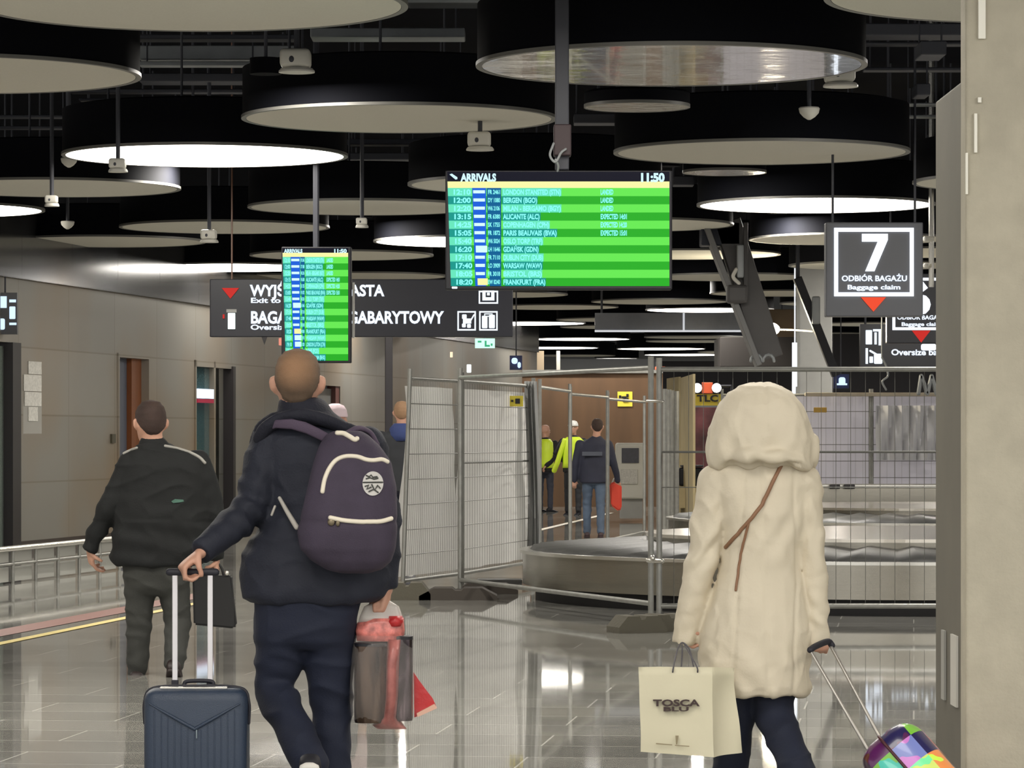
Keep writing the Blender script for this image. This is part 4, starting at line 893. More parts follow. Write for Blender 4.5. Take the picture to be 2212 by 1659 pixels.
class Person:
    def __init__(s, label, J, k=1., skin=None, yaw=0.):
        s.J = {a: (V(b) if not isinstance(b, (int, float)) else b) for a, b in J.items()}; s.k = k
        c = (s.J['anL']+s.J['anR'])/2; s.t = thing('person', label, 'person', (c.x, c.y, 0)); s.skin = skin or M_skin
        s.f = rotv(V((0, 1, 0)), UP, yaw); s.r = s.f.cross(UP)        # facing, right-hand side
        s.hy = s.J.get('hyaw', 0.); s.hf = rotv(s.f, UP, s.hy); s.hr = s.hf.cross(UP)
    def bodylimb(s, a, b, c):
        P = s.limbpts(a, b, c); P[0] = P[0].lerp(s.J['chest'], .14)-UP*.01; P[1] = P[1].lerp(s.J['chest'], .02); return P
    def limbpts(s, a, b, c): return [s.J[a], s.J[a].lerp(s.J[b], .5), s.J[b], s.J[b].lerp(s.J[c], .5), s.J[c]]
    def body(s, voxel=.008, tw=.15, td=.10, hands=('L', 'R')):
        J, k = s.J, s.k; bm = bmesh.new(); h = J['head']; f, r = s.hf, s.hr
        def ring(z, dy, rx, ry, e=2.): return ering(h+UP*z*k+f*dy*k, r*rx*k, f*ry*k, 22, e)
        loft(bm, [ring(.118, -.008, .022, .03), ring(.112, -.008, .045, .058), ring(.095, -.008, .064, .082), ring(.06, -.006, .076, .096), ring(.02, -.004, .079, .100), ring(-.02, 0, .077, .096),
                  ring(-.05, .012, .070, .084), ring(-.08, .03, .060, .066), ring(-.105, .045, .046, .048), ring(-.118, .052, .028, .03)])
        nb = J['neck']; limb(bm, [h-UP*.03*k-f*.015*k, h.lerp(nb, .6)-f*.012*k, nb], [.058*k, .057*k, .066*k], 14)
        # nose, brow, ears
        loft(bm, [ering(h+UP*z*k+f*dy*k, r*w*k, f*w*k, 10) for z, dy, w in ((.02, .090, .008), (-.01, .102, .011), (-.035, .112, .016), (-.048, .100, .013))])
        for sg in (-1, 1):
            c = h+r*sg*.080*k-UP*.012*k-f*.004*k
            a = (r*sg*.62-f*.55).normalized(); limb(bm, [c-UP*.018*k-a*.006*k, c+a*.008*k, c+UP*.028*k+a*.012*k], [.010*k, .016*k, .014*k], 10, flat=.9)
            limb(bm, [c-UP*.022*k, c+a*.016*k-UP*.006*k, c+a*.022*k+UP*.018*k, c+UP*.034*k+a*.010*k], [.006*k, .0075*k, .008*k, .007*k], 8)
        # trunk, arms, legs
        ch, pv = J['chest'], J['pelvis']
        R = [(nb-UP*.01, .06, .05), (nb.lerp(ch, .35), tw*.8, td*.75), (ch, tw, td), (ch.lerp(pv, .5), tw*.9, td*.95), (pv, tw*.98, td), (pv-UP*.08*k, tw*.85, td*.85)]
        loft(bm, [ering(c, s.r*a*k, s.f*b*k, 20, 2.3) for c, a, b in R])
        for q in 'LR':
            limb(bm, s.bodylimb('sh'+q, 'el'+q, 'wr'+q), [.046*k, .040*k, .034*k, .029*k, .022*k]); limb(bm, [nb-UP*.03*k, J['sh'+q].lerp(J['chest'], .2)], [.045*k, .04*k])
            limb(bm, s.limbpts('hip'+q, 'kn'+q, 'an'+q), [.082*k, .072*k, .055*k, .044*k, .027*k])
            toe = J.get('toe'+q, s.f-UP*.15).normalized(); ft_up = toe.cross(UP).normalized().cross(toe); fb = J['an'+q]-ft_up*.055*k; limb(bm, [J['an'+q], fb-toe*.01*k, fb+toe*.05*k, fb+toe*.13*k-ft_up*.008*k], [.026*k, .026*k, .022*k, .014*k])
            if q in hands:
                hd = J.get('hd'+q, J['wr'+q]-J['el'+q]); hn = J.get('hn'+q, s.f); cu = J.get('curl'+q, .5); hand(bm, J['wr'+q], hd, hn, J.get('thumb'+q, 1 if q == 'L' else -1), cu, k)
        s.b = blob('body', bm, s.skin, s.t, voxel, 2)
        for sg in (-1, 1):
            bm = bmesh.new(); ell(bm, h+UP*.008*k+f*.084*k+r*sg*.031*k, .012*k, .012*k, .010*k, nu=12, nv=8); e = link_mesh('eye', bm, M_eye, s.t, 'all')
        bm = bmesh.new(); c = h-UP*.072*k+f*.090*k; limb(bm, [c-r*.02*k, c+f*.004*k, c+r*.02*k], [.003*k, .006*k, .003*k], 8); link_mesh('mouth', bm, M_lip, s.t, 'all')
        return s
    def hair(s, m, thick=.006, back=-.62, front=.5, crown=None, name='hair', rough=.002):
        J, k = s.J, s.k; h = J['head']; f, r = s.hf, s.hr; bm = bmesh.new(); rings = []; nv, nu = 40, 48
        prof = ((.118, -.008, .022, .03), (.112, -.008, .045, .058), (.095, -.008, .064, .082), (.06, -.006, .076, .096), (.02, -.004, .079, .100), (-.02, 0, .077, .096), (-.05, .0, .067, .082), (-.08, .0, .058, .066), (-.105, .01, .05, .05))
        def at(z):
            for (z0, d0, a0, b0), (z1, d1, a1, b1) in zip(prof, prof[1:]):
                if z1 <= z <= z0: t_ = (z-z0)/(z1-z0); return [u+(v-u)*t_ for u, v in ((d0, d1), (a0, a1), (b0, b1))]
            return list(prof[0][1:])
        for j in range(nv):
            z = .1235-(.1235+.09)*j/(nv-1) if j else .1235
            d0, a0, b0 = at(min(z, .118)); ring = []
            if j == 0: a0 = b0 = .006
            for i in range(nu):
                a = 2*PI*i/nu; ca, sa = math.cos(a), math.sin(a)     # sa: + front
                lim = back*.1+(front*.1-back*.1)*max(0, min(1, (sa+.95)/1.55)); lim += .012*math.exp(-((abs(ca)-1)**2)/.02)
                g = 1 if z > lim else max(-1., 1-(lim-z)/.008)
                th = (thick*g+rough*noise.noise(V((ca*9, sa*9, z*90))))
                ring.append(h+UP*(z+(thick if j < 3 else 0))*k+f*(d0+sa*(b0+th))*k+r*ca*(a0+th)*k)
            rings.append(ring)
        loft(bm, rings); o = link_mesh(name, bm, m, s.t, 'all'); return o
    def trousers(s, m, secs, rad=(.098, .088, .07, .063, .055), hemdy=0, voxel=.010, label=None, kk=1.):
        """secs: (centre, half width, half depth) top to crotch"""
        k = s.k; bm = bmesh.new(); loft(bm, [ering(c, s.r*a, s.f*b, 24, 2.4) for c, a, b in secs])
        for q in 'LR': limb(bm, s.limbpts('hip'+q, 'kn'+q, 'an'+q), [x*k for x in rad], 16, ends=True)
        def wr(p, n):
            d = min((p-s.J['knL']).length, (p-s.J['knR']).length, (p-s.J['anL']).length, (p-s.J['anR']).length)
            return .007*k*fold(p, 5, 8)+.005*k*noise.noise(V((p.x*9, p.y*9, p.z*16)))+.004*k*math.exp(-(d/.12)**2)*math.sin(p.z*70+p.x*25)
        o = blob('trousers', bm, m, s.t, voxel*k, 4, wr); return o
    def shoes(s, m, sole=None):
        k = s.k
        for q in 'LR':
            a = s.J['an'+q]; toe = s.J.get('toe'+q, s.f-UP*.12).normalized(); sd = toe.cross(UP).normalized(); up = sd.cross(toe); bm = bmesh.new(); b = a-up*.055*k
            loft(bm, [ering(b+toe*x*k+up*z*k, sd*w*k, up*h_*k, 16, 2.5) for x, z, w, h_ in ((-.075, .0, .025, .02), (-.065, .008, .036, .036), (-.02, .012, .041, .044), (.05, .0, .044, .032), (.12, -.008, .047, .024), (.17, -.012, .038, .018), (.19, -.014, .02, .012))])
            o = link_mesh('shoe', bm, m, s.t, 'all')
            bm = bmesh.new(); loft(bm, [ering(b+toe*x*k-up*.026*k, sd*w*k, up*.012*k, 16, 3) for x, w in ((-.078, .02), (-.07, .034), (0, .044), (.1, .05), (.17, .042), (.195, .022))]); link_mesh('sole', bm, sole or m, o if False else s.t, 'all')
def pt(Y, px, py, dy=0.): return W(px, py, Y+dy)
def sec(Y, py, x0, x1, hd, dy=0.):
    c = W((x0+x1)/2, py, Y+dy); return (c, (x1-x0)/2*(Y+dy)/F, hd)

# ---------------------------------------------------------------- man with the backpack
Y = 13.4; q = lambda x, y, d=0.: pt(Y, x, y, d)
M_jkt = mat('jacket_navy', lin(24, 28, 42), .75, bump=.25, bscale=120, var=.12, vscale=8)
M_trn = mat('trousers_navy', lin(15, 23, 44), .8, bump=.2, bscale=160, var=.08, vscale=10)
J = dict(head=q(643, 829), neck=q(642, 905), chest=q(690, 1030, .02), pelvis=q(672, 1265, .02), shL=q(592, 950), elL=q(545, 1098, -.04), wrL=q(434, 1194, -.22), shR=q(793, 965), elR=q(838, 1125, .02), wrR=q(836, 1268, .0),
    hipL=q(622, 1320), hipR=q(708, 1320), knL=q(592, 1490, .02), knR=q(716, 1520, .06), anL=q(672, 1652, -.30), anR=q(722, 1740, .03),
    hdL=V((-.7, -.25, -.55)), hnL=V((.35, .1, -.8)), curlL=1.05, thumbL=1, hdR=V((-.12, 0, -1)), hnR=V((-1, .2, -.1)), curlR=1.1, thumbR=1, toeL=V((0, .62, -.78)))
A = Person('man in navy jacket and trousers from behind, wearing a backpack and pulling a suitcase', J, 1.07).body(.007)
hm = mat('hair_cropped', lin(98, 80, 64), .85, var=.3, vscale=14, bump=.5, bscale=400)
N_ = hm.node_tree.nodes; L__ = hm.node_tree.links
tc_ = N_.new('ShaderNodeTexCoord'); vd = N_.new('ShaderNodeVectorMath'); vd.operation = 'DISTANCE'; L__.new(tc_.outputs['Object'], vd.inputs[0]); vd.inputs[1].default_value = q(636, 796, -.075)
rr_ = N_.new('ShaderNodeValToRGB'); rr_.color_ramp.elements[0].position = .035; rr_.color_ramp.elements[0].color = (1, 1, 1, 1); rr_.color_ramp.elements[1].position = .10; rr_.color_ramp.elements[1].color = (0, 0, 0, 1); L__.new(vd.outputs['Value'], rr_.inputs[0])
bs_ = N_['Principled BSDF']; src_ = bs_.inputs['Base Color'].links[0].from_socket; mx_ = N_.new('ShaderNodeMix'); mx_.data_type = 'RGBA'; L__.new(rr_.outputs[0], mx_.inputs[0]); L__.new(src_, mx_.inputs[6]); mx_.inputs[7].default_value = (*lin(158, 122, 92), 1); L__.new(mx_.outputs[2], bs_.inputs['Base Color'])
A.hair(hm, .004, back=-.62, front=.6)
A.hair(mat('bald_crown', lin(186, 132, 92), .55, var=.1, vscale=20), .0052, back=.25, front=.95, name='crown', rough=.0005) if False else None
T = [sec(Y, 878, 615, 688, .075, .01), sec(Y, 892, 606, 697, .082, .01), sec(Y, 912, 598, 712, .09, .01), sec(Y, 935, 566, 790, .105), sec(Y, 960, 556, 820, .12), sec(Y, 1010, 562, 838, .135), sec(Y, 1080, 580, 842, .14), sec(Y, 1140, 560, 842, .145), sec(Y, 1200, 522, 846, .15), sec(Y, 1250, 514, 846, .155), sec(Y, 1288, 524, 832, .155), sec(Y, 1302, 540, 815, .14)]
bm = bmesh.new(); loft(bm, [ering(c, A.r*a, A.f*b, 28, 2.3) for c, a, b in T])
limb(bm, A.limbpts('shL', 'elL', 'wrL'), [.085, .083, .072, .062, .045], 18, ends=False, flat=1); limb(bm, [q(592, 950), q(593, 951)], .084); limb(bm, [q(545, 1098, -.04), q(544, 1099, -.04)], .071)
limb(bm, A.limbpts('shR', 'elR', 'wrR'), [.078, .064, .052, .048, .038], 18, ends=False); limb(bm, [q(793, 965), q(794, 966)], .078); limb(bm, [q(838, 1125, .02), q(838, 1126, .02)], .052)
def wrA(p, n):
    dE = (p-J['elL']).length; w = .007*fold(p, 6, 9, 1.)+.004*noise.noise(V((p.x*7, p.y*7, p.z*11)))+.0035*noise.noise(V((p.x*18, p.y*18, p.z*24)))
    w += .009*math.exp(-(dE/.12)**2)*math.sin((p-J['elL']).dot((J['wrL']-J['shL']).normalized())*85)
    w += .006*math.sin(p.z*38+3*p.x)*math.exp(-((p.z-1.35)/.2)**2)*(1 if p.x < -.97 else 0)
    if p.z < .93: w += .008*math.sin(p.x*28+2*math.sin(p.z*9))*min(1, (.93-p.z)/.1)
    return w
blob('jacket', bm, M_jkt, A.t, .009, 4, wrA)
# stand-up collar and folded hood behind the neck
def band(name, rows, m, parent, th=.008):
    bm = bmesh.new(); G = [[bm.verts.new(p) for p in r] for r in rows]
    for a, b in zip(G, G[1:]):
        for i in range(len(a)-1): bm.faces.new((a[i], a[i+1], b[i+1], b[i]))
    o = link_mesh(name, bm, m, parent, True); md = o.modifiers.new('solid', 'SOLIDIFY'); md.thickness = th; return o
bm = bmesh.new()
loft(bm, [ering(c, A.r*a, A.f*b, 24, 2.2) for c, a, b in (sec(Y, 859, 612, 696, .082, .015), sec(Y, 866, 603, 702, .088, .01), sec(Y, 892, 598, 722, .098, .005), sec(Y, 920, 588, 762, .11, 0))])
limb(bm, smoothpath([q(560, 950, -.06), q(575, 925, -.09), q(612, 903, -.11), q(665, 898, -.12), q(720, 915, -.11), q(768, 935, -.09)]), .030, 12, flat=.7)
limb(bm, smoothpath([q(553, 960, .0), q(563, 928, -.02), q(592, 905, -.04)]), .028, 10)
blob('collar', bm, mat('collar_navy', lin(18, 20, 34), .8, bump=.3, bscale=100), A.t, .008, 3, lambda p, n: .004*noise.noise(p*22))
A.trousers(M_trn, [sec(Y, 1262, 552, 782, .12), sec(Y, 1300, 552, 778, .13), sec(Y, 1345, 549, 768, .125), sec(Y, 1385, 550, 765, .11), sec(Y, 1402, 560, 750, .08)], rad=(.105, .092, .074, .066, .062), voxel=.010)
A.shoes(mat('shoe_dark', lin(20, 20, 28), .6), mat('sole_white', lin(215, 212, 205), .6))
# backpack
M_pack = mat('pack_purple', lin(58, 50, 66), .8, bump=.3, bscale=220, var=.12, vscale=14)
M_pull = mat('cream_trim', lin(226, 218, 200), .6)
B = thing('backpack', 'dark purple backpack with cream zips on the back of the navy jacket', 'backpack', q(760, 1100, -.3))
bm = bmesh.new()
BS = [sec(Y, 930, 722, 780, .03, -.19), sec(Y, 940, 702, 798, .05, -.20), sec(Y, 960, 690, 820, .068, -.215), sec(Y, 1000, 677, 846, .088, -.235), sec(Y, 1050, 665, 857, .10, -.25), sec(Y, 1105, 652, 859, .106, -.255), sec(Y, 1150, 643, 857, .108, -.255), sec(Y, 1185, 648, 854, .104, -.25), sec(Y, 1212, 672, 845, .09, -.24), sec(Y, 1230, 705, 825, .065, -.235), sec(Y, 1238, 740, 800, .03, -.23)]
loft(bm, [ering(c, V((a, 0, 0)), V((0, b, 0)), 28, 2.8) for c, a, b in BS])
bag = blob('pack_body', bm, M_pack, B, .009, 3, lambda p, n: .005*noise.noise(V((p.x*12, p.y*12, p.z*7)))-.004*math.exp(-((p.z-1.183)/.01)**2))
bv = bvh_of(bag)
def strip_on(name, bvh, pts, Y_, rad, m, parent, lift=.002, flat=.45, k=5):
    P = [onto(bvh, x, y, Y_, lift) for x, y in [(p.x, p.y) for p in smoothpath([V((x, y, 0)) for x, y in pts], k)]]
    bm = bmesh.new(); limb(bm, P, rad, 10); return link_mesh(name, bm, m, parent, 'all')
strip_on('upper_zip', bv, [(697, 1062), (702, 1035), (713, 1010), (728, 993), (748, 986), (772, 987), (790, 993), (806, 995), (824, 993), (836, 998)], Y, .0085, M_pull, B)
strip_on('lower_zip', bv, [(714, 1118), (745, 1124), (785, 1127), (820, 1126), (844, 1120)], Y, .009, M_pull, B)
bm = bmesh.new(); ell(bm, onto(bv, 716, 1127, Y, .006), .014, .008, .014); ell(bm, onto(bv, 730, 1131, Y, .006), .008, .006, .012); link_mesh('zip_pull', bm, mat('brass_dark', lin(120, 110, 90), .4, metal=.6), B, 'all')
strip_on('grab_loop', bv, [(729, 938), (742, 939), (756, 946), (766, 952), (771, 950)], Y, [.004]*8+[.010]*8+[.012]*5 if False else .0095, M_pull, B, .006)
# round emblem: pale disc, dark rim and marks
def emblem_pt(u, v, lift): return onto(bv, 805+u, 1045+v, Y, lift)
bm = bmesh.new(); n_ = 36; c0 = bm.verts.new(emblem_pt(0, 0, .005)); r1 = [bm.verts.new(emblem_pt(22*math.cos(2*PI*i/n_), 26*math.sin(2*PI*i/n_), .005)) for i in range(n_)]
for i in range(n_): bm.faces.new((c0, r1[i], r1[(i+1) % n_]))
e_ = link_mesh('emblem', bm, mat('emblem_pale', lin(190, 188, 184), .5), B, recalc=True)
bm = bmesh.new()
for pl_ in ([(-14, -17), (-8, -14), (-4, -18), (0, -13), (8, -14)], [(-14, -10), (-6, -12), (3, -9), (10, -11)], [(-16, 6), (-9, 3), (-13, 12), (-4, 8)], [(-2, 3), (4, 14), (10, 4), (15, 10)], [(-8, 17), (2, 12), (11, 19)], [(-20, -2), (0, -2), (20, -2)]):
    limb(bm, [emblem_pt(x, y, .007) for x, y in pl_], .003, 6)
o = link_mesh('emblem_mark', bm, mat('emblem_ink', lin(62, 64, 60), .6), e_, 'all'); o.location = (0, 0, 0) ; o.data.transform(Matrix.Translation(-V((B.location)))) if False else None
# straps
bm = bmesh.new(); loft(bm, [ering(q(x, y, d), V((0, 0, h_)), V((0, .009, 0)), 12, 3) for x, y, d, h_ in ((572, 925, -.06, .012), (596, 916, -.125, .016), (630, 916, -.145, .020), (660, 924, -.15, .022), (690, 938, -.155, .022), (712, 950, -.17, .02))])
link_mesh('shoulder_strap', bm, mat('strap_purple', lin(74, 62, 80), .8, bump=.2, bscale=200), B, 'all')
bm = bmesh.new(); limb(bm, smoothpath([q(752, 935, -.16), q(775, 925, -.13), q(800, 935, -.10), q(815, 960, -.10)]), .014, 10, flat=.7); link_mesh('shoulder_strap', bm, MATS['strap_purple'], B, 'all')
bm = bmesh.new(); limb(bm, [q(604, 1076, -.14), q(622, 1108, -.165), q(641, 1139, -.20)], [.007, .009, .0105], 10); link_mesh('side_strap', bm, mat('strap_pale', lin(176, 172, 164), .6), B, 'all')
bm = bmesh.new(); limb(bm, [q(594, 1094, -.15), q(587, 1112, -.15)], .005, 8); link_mesh('strap_end', bm, MATS['strap_pale'], B, 'all')

# suitcase pulled by him
Y2 = 13.15; S = thing('suitcase', 'dark blue hard-shell cabin suitcase with raised pull handle, at the navy-jacketed man', 'suitcase', gnd(426, Y2))
M_shell = mat('shell_blue', lin(42, 55, 74), .42, bump=.25, bscale=300, var=.06, vscale=5)
c = gnd(426, Y2); hw = .194
bm = bmesh.new(); obox(bm, c+V((0, 0, .305)), V((hw, 0, 0)), V((0, .11, 0)), V((0, 0, .25)), .045, 5); link_mesh('shell', bm, M_shell, S, True)
bm = bmesh.new()
for a0, b0 in (((-.17, .50), (.0, .405)), ((.17, .50), (.0, .405))):
    A0 = c+V((a0[0], -.11, a0[1])); B0 = c+V((b0[0], -.112, b0[1])); limb(bm, [A0, A0.lerp(B0, .5)+V((0, -.004, 0)), B0], [.003, .006, .007], 8)
for i in range(13):
    x = -.15+.3*i/12; top = .48-.09*(1-abs(x)/.16); limb(bm, [c+V((x, -.1095, top)), c+V((x, -.1095, .09))], .0028, 6)
link_mesh('ribs', bm, M_shell, S, 'all')
bm = bmesh.new(); limb(bm, [c+V((.008, -.115, .40)), c+V((.008, -.115, .372))], .003, 6); link_mesh('badge', bm, mat('badge_grey', lin(120, 132, 140), .4), S, 'all')
bm = bmesh.new(); L_ = smoothpath([c+V((-hw-.003, -.02, .42)), c+V((-hw-.003, -.02, .50)), c+V((-hw+.03, -.02, .553)), c+V((0, -.02, .560)), c+V((hw-.03, -.02, .553)), c+V((hw+.003, -.02, .50)), c+V((hw+.003, -.02, .42))]); limb(bm, L_, .006, 8); link_mesh('zip', bm, mat('zip_dark', lin(30, 30, 40), .6), S, 'all')
bm = bmesh.new(); box(bm, c.x-.135, c.x+.12, c.y-.075, c.y-.035, .552, .560, .003); link_mesh('top_trim', bm, M_rail, S)
bm = bmesh.new(); limb(bm, smoothpath([c+V((-.05, .02, .555)), c+V((-.04, .02, .575)), c+V((.05, .02, .575)), c+V((.06, .02, .555))]), .008, 8); link_mesh('carry_handle', bm, MATS['zip_dark'], S, 'all')
M_tube = mat('tube_pale', lin(214, 212, 216), .3, metal=.3)
for px in (378, 454):
    bm = bmesh.new(); p = W(px, 1480, Y2+.03); box(bm, p.x-.010, p.x+.010, p.y-.006, p.y+.006, .54, W(0, 1237, Y2).z, .003); link_mesh('handle_tube', bm, M_tube, S)
    bm = bmesh.new(); p = W(px, 1480, Y2+.03); box(bm, p.x-.013, p.x+.013, p.y-.009, p.y+.009, .55, .58, .003); link_mesh('tube_collar', bm, MATS['zip_dark'], S)
bm = bmesh.new(); p = W(366, 1236, Y2+.03); r_ = W(466, 1236, Y2+.03); limb(bm, [p, r_], .012, 12, flat=1.2); link_mesh('grip', bm, MATS['zip_dark'], S, 'all')
for sx in (-1, 1):
    for sy in (-1, 1):
        bm = bmesh.new(); w_ = c+V((sx*.15, sy*.075, .028)); cyl(bm, w_-V((.012, 0, 0)), w_+V((.012, 0, 0)), .027, 16); cyl(bm, w_, w_+V((0, 0, .04)), .012, 8); link_mesh('wheel', bm, M_black, S, True)
# clear carrier bag with dark tins inside, hanging from his right hand
M_clear = mat('clear_plastic', lin(225, 218, 214), .12, alpha=.10, bump=.6, bscale=14); M_redp = mat('red_plastic', lin(196, 46, 50), .3, bump=.6, bscale=16, alpha=.85)
C = thing('carrier_bag', 'clear and red plastic carrier bag hanging from the navy-jacketed man\'s hand', 'bag', q(830, 1560, -.02))
def sheet(name, rows, m, parent, dfront=-.03, n=20, Yc=None):
    """closed soft sleeve through px rows (py,x0,x1,depth)"""
    bm = bmesh.new(); loft(bm, [[p+V((0, .006*noise.noise(p*31), 0))+V((.005*noise.noise(p*27), 0, .0)) for p in ering(c_, V((a_, 0, 0)), V((0, b_, 0)), 32, 2.4)] for c_, a_, b_ in [sec(Yc or Y, *r) for r in rows]])
    return link_mesh(name, bm, m, parent, 'all')
sheet('bag_body', [(1372, 768, 878, .06), (1400, 762, 893, .075), (1450, 758, 896, .08), (1510, 754, 897, .08), (1550, 758, 893, .07), (1566, 775, 886, .05)], M_clear, C)
sheet('bag_neck', [(1296, 815, 840, .015), (1304, 798, 852, .02), (1310, 786, 862, .025), (1330, 778, 868, .03), (1344, 774, 871, .04)], mat('milky_plastic', lin(222, 218, 212), .2, alpha=.6, bump=.6, bscale=12), C)
sheet('red_band', [(1335, 800, 872, .042), (1345, 772, 873, .048), (1362, 768, 873, .052), (1384, 772, 872, .055)], mat('red_white_plastic', lin(206, 120, 112), .25, var=.55, vscale=26, bump=.5, bscale=14), C)
sheet('red_print', [(1330, 840, 868, .05), (1342, 836, 872, .056), (1352, 842, 868, .052)], M_redp, C)
sheet('red_seam', [(1380, 838, 868, .088), (1430, 834, 864, .092), (1500, 832, 862, .092), (1548, 828, 858, .085), (1566, 805, 872, .05), (1574, 815, 878, .03)], mat('pink_plastic', lin(182, 112, 106), .3, alpha=.75, bump=.5, bscale=14, var=.3, vscale=20), C)
bm = bmesh.new(); polyprism(bm, [q(893, 1452, .02), q(905, 1470, .02), q(926, 1498, .02), q(934, 1508, .02), q(944, 1530, .02), q(895, 1550, .02)], V((0, .02, 0))); o = link_mesh('red_flap', bm, M_redp, C)
bm = bmesh.new(); polyprism(bm, [q(900, 1541, .0), q(938, 1521, .0), q(944, 1530, .0), q(902, 1549, .0)], V((0, .03, 0))); link_mesh('flap_edge', bm, mat('flap_pale', lin(214, 170, 150), .35), C)
bm = bmesh.new(); limb(bm, smoothpath([q(800, 1340), q(808, 1310), q(824, 1298), q(842, 1308), q(856, 1342)]), .006, 8); link_mesh('handle', bm, MATS['milky_plastic'], C, 'all')
M_tin = mat('tin_dark', lin(74, 60, 50), .16, metal=.5, var=.95, vscale=24, stretch=(1, 1, .2)); M_tin2 = mat('tin_plum', lin(84, 74, 78), .12, metal=.7, var=.9, vscale=30, stretch=(1, 1, .25))  # stretched colour streaks stand in for highlights on the tins
for i, (x0, x1, y0, y1, m_, lab) in enumerate(((765, 838, 1388, 1560, M_tin, 'dark glossy gift tin in the clear carrier bag, left one'), (842, 892, 1374, 1556, M_tin2, 'dark glossy gift tin in the clear carrier bag, right one'))):
    c_ = W((x0+x1)/2, y1, Y); r_ = (x1-x0)/2*Y/F; z1 = W(0, y0, Y).z; t = thing('gift_tin', lab, 'tin', c_)
    bm = bmesh.new(); loft(bm, [ering(V((c_.x, c_.y, z)), V((r, 0, 0)), V((0, r, 0)), 28, 2.6) for r, z in ((r_*.95, c_.z), (r_, c_.z+.01), (r_, z1-.012), (r_*.95, z1-.01))]); link_mesh('can', bm, m_, t, True)
    bm = bmesh.new(); loft(bm, [ering(V((c_.x, c_.y, z)), V((r, 0, 0)), V((0, r, 0)), 28, 2.6) for r, z in ((r_*1.01, z1-.012), (r_*1.01, z1), (r_*.8, z1+.003))]); link_mesh('lid', bm, M_black, t, True)

# ---------------------------------------------------------------- woman in the cream coat
M_coat = mat('coat_cream', lin(205, 195, 174), .62, bump=.12, bscale=90, var=.03, vscale=5)
J = dict(head=q(1642, 915, .02), neck=q(1645, 985, .01), chest=q(1645, 1080), pelvis=q(1640, 1290), shL=q(1552, 1045), elL=q(1520, 1200, -.01), wrL=q(1479, 1340, .02), shR=q(1738, 1048), elR=q(1757, 1205, .0), wrR=q(1768, 1356, .0),
    hipL=q(1600, 1380), hipR=q(1685, 1380), knL=q(1590, 1545, .05), knR=q(1672, 1545, -.02), anL=q(1570, 1738, .12), anR=q(1735, 1690, -.28),
    hdL=V((0, .1, -1)), hnL=V((.9, .1, 0)), curlL=1.0, hdR=V((.05, -.1, -.95)), hnR=V((-.1, 1, 0)), curlR=1.25, thumbR=1, toeR=V((.05, .7, -.6)))
Wm = Person('woman in a hooded cream coat seen from behind, brown bag strap across her back', J, .96).body(.007, tw=.13, td=.085)
Wm.hair(mat('hair_brown', lin(70, 48, 36), .7), .01, back=-.7, front=.5)
T = [sec(Y, 975, 1590, 1700, .08, 0), sec(Y, 990, 1558, 1722, .10), sec(Y, 1012, 1532, 1748, .115), sec(Y, 1050, 1530, 1752, .125), sec(Y, 1110, 1550, 1742, .13), sec(Y, 1180, 1562, 1726, .125), sec(Y, 1230, 1556, 1728, .125), sec(Y, 1300, 1532, 1740, .14), sec(Y, 1370, 1512, 1748, .155), sec(Y, 1430, 1506, 1752, .16), sec(Y, 1485, 1515, 1750, .16), sec(Y, 1502, 1530, 1744, .15)]
bm = bmesh.new(); loft(bm, [ering(c, Wm.r*a, Wm.f*b, 30, 2.2) for c, a, b in T])
def sleeve(pts, rad):
    P = [q(*p) for p in pts]; limb(bm, P, rad, 18, ends=False); limb(bm, [P[0], P[0]+V((0, 0, -.004))], rad[0])
sleeve([(1552, 1042, 0), (1537, 1110, 0), (1520, 1190, -.01), (1497, 1290, 0), (1477, 1392, .02)], [.078, .074, .062, .055, .045])
sleeve([(1735, 1045, 0), (1745, 1110, 0), (1753, 1190, 0), (1763, 1290, 0), (1768, 1392, .0)], [.074, .062, .053, .047, .043])
def wrW(p, n):
    px = 1106+p.x*F/p.y; py = HZ-(p.z-CH)*F/p.y
    w = .006*noise.noise(V((p.x*9, p.y*9, p.z*6)))+.0035*noise.noise(V((p.x*26, p.y*26, p.z*15)))
    # seams: centre back and two princess lines
    for sx in (1592+(py-1300)*-.06, 1655+(py-1300)*.03, 1722-abs(py-1250)*.03):
        if py > 1010 and 1545 < px < 1745: w -= .006*math.exp(-((px-sx)/3.5)**2)
    w += .006*fold(V((p.x+.5*p.z, p.y, p.z)), 9, 3, 2.)*math.exp(-((py-1120)/110)**2)+.005*fold(V((p.x-.5*p.z, p.y, p.z)), 10, 3, 7.)*math.exp(-((py-1420)/110)**2)+.0025*fold(p, 9, 12, 11.)
    # pulled folds at waist and shoulder blades
    a = math.sin((px*.9+py*.55)*.11+2.5*noise.noise(p*5)); w += .005*a*math.exp(-((py-1150)/70)**2)
    w += .005*math.sin((px*.8-py*.5)*.10)*math.exp(-((py-1450)/60)**2)
    # creases round the sleeves
    if px < 1550 or px > 1745: w += .0035*math.sin(py*.085+px*.10*(1 if px < 1600 else -1)+5*noise.noise(p*6))+.004*noise.noise(V((p.x*14, p.y*14, p.z*22)))
    if py > 1490: w += .004*math.sin(px*.11)
    return w
coat = blob('coat', bm, M_coat, Wm.t, .009, 3, wrW)
bm = bmesh.new(); HS = [(828, 1622, 1668, .05, .0), (836, 1598, 1690, .10, .0), (852, 1572, 1714, .135, -.005), (876, 1552, 1736, .155, -.01), (908, 1540, 1750, .165, -.01), (945, 1528, 1758, .165, -.01), (975, 1524, 1760, .155, -.015), (998, 1530, 1757, .135, -.02), (1010, 1545, 1750, .10, -.02)]
loft(bm, [ering(c, V((a, 0, 0)), V((0, b, 0)), 30, 2.3) for c, a, b in [sec(Y, *h_) for h_ in HS]])
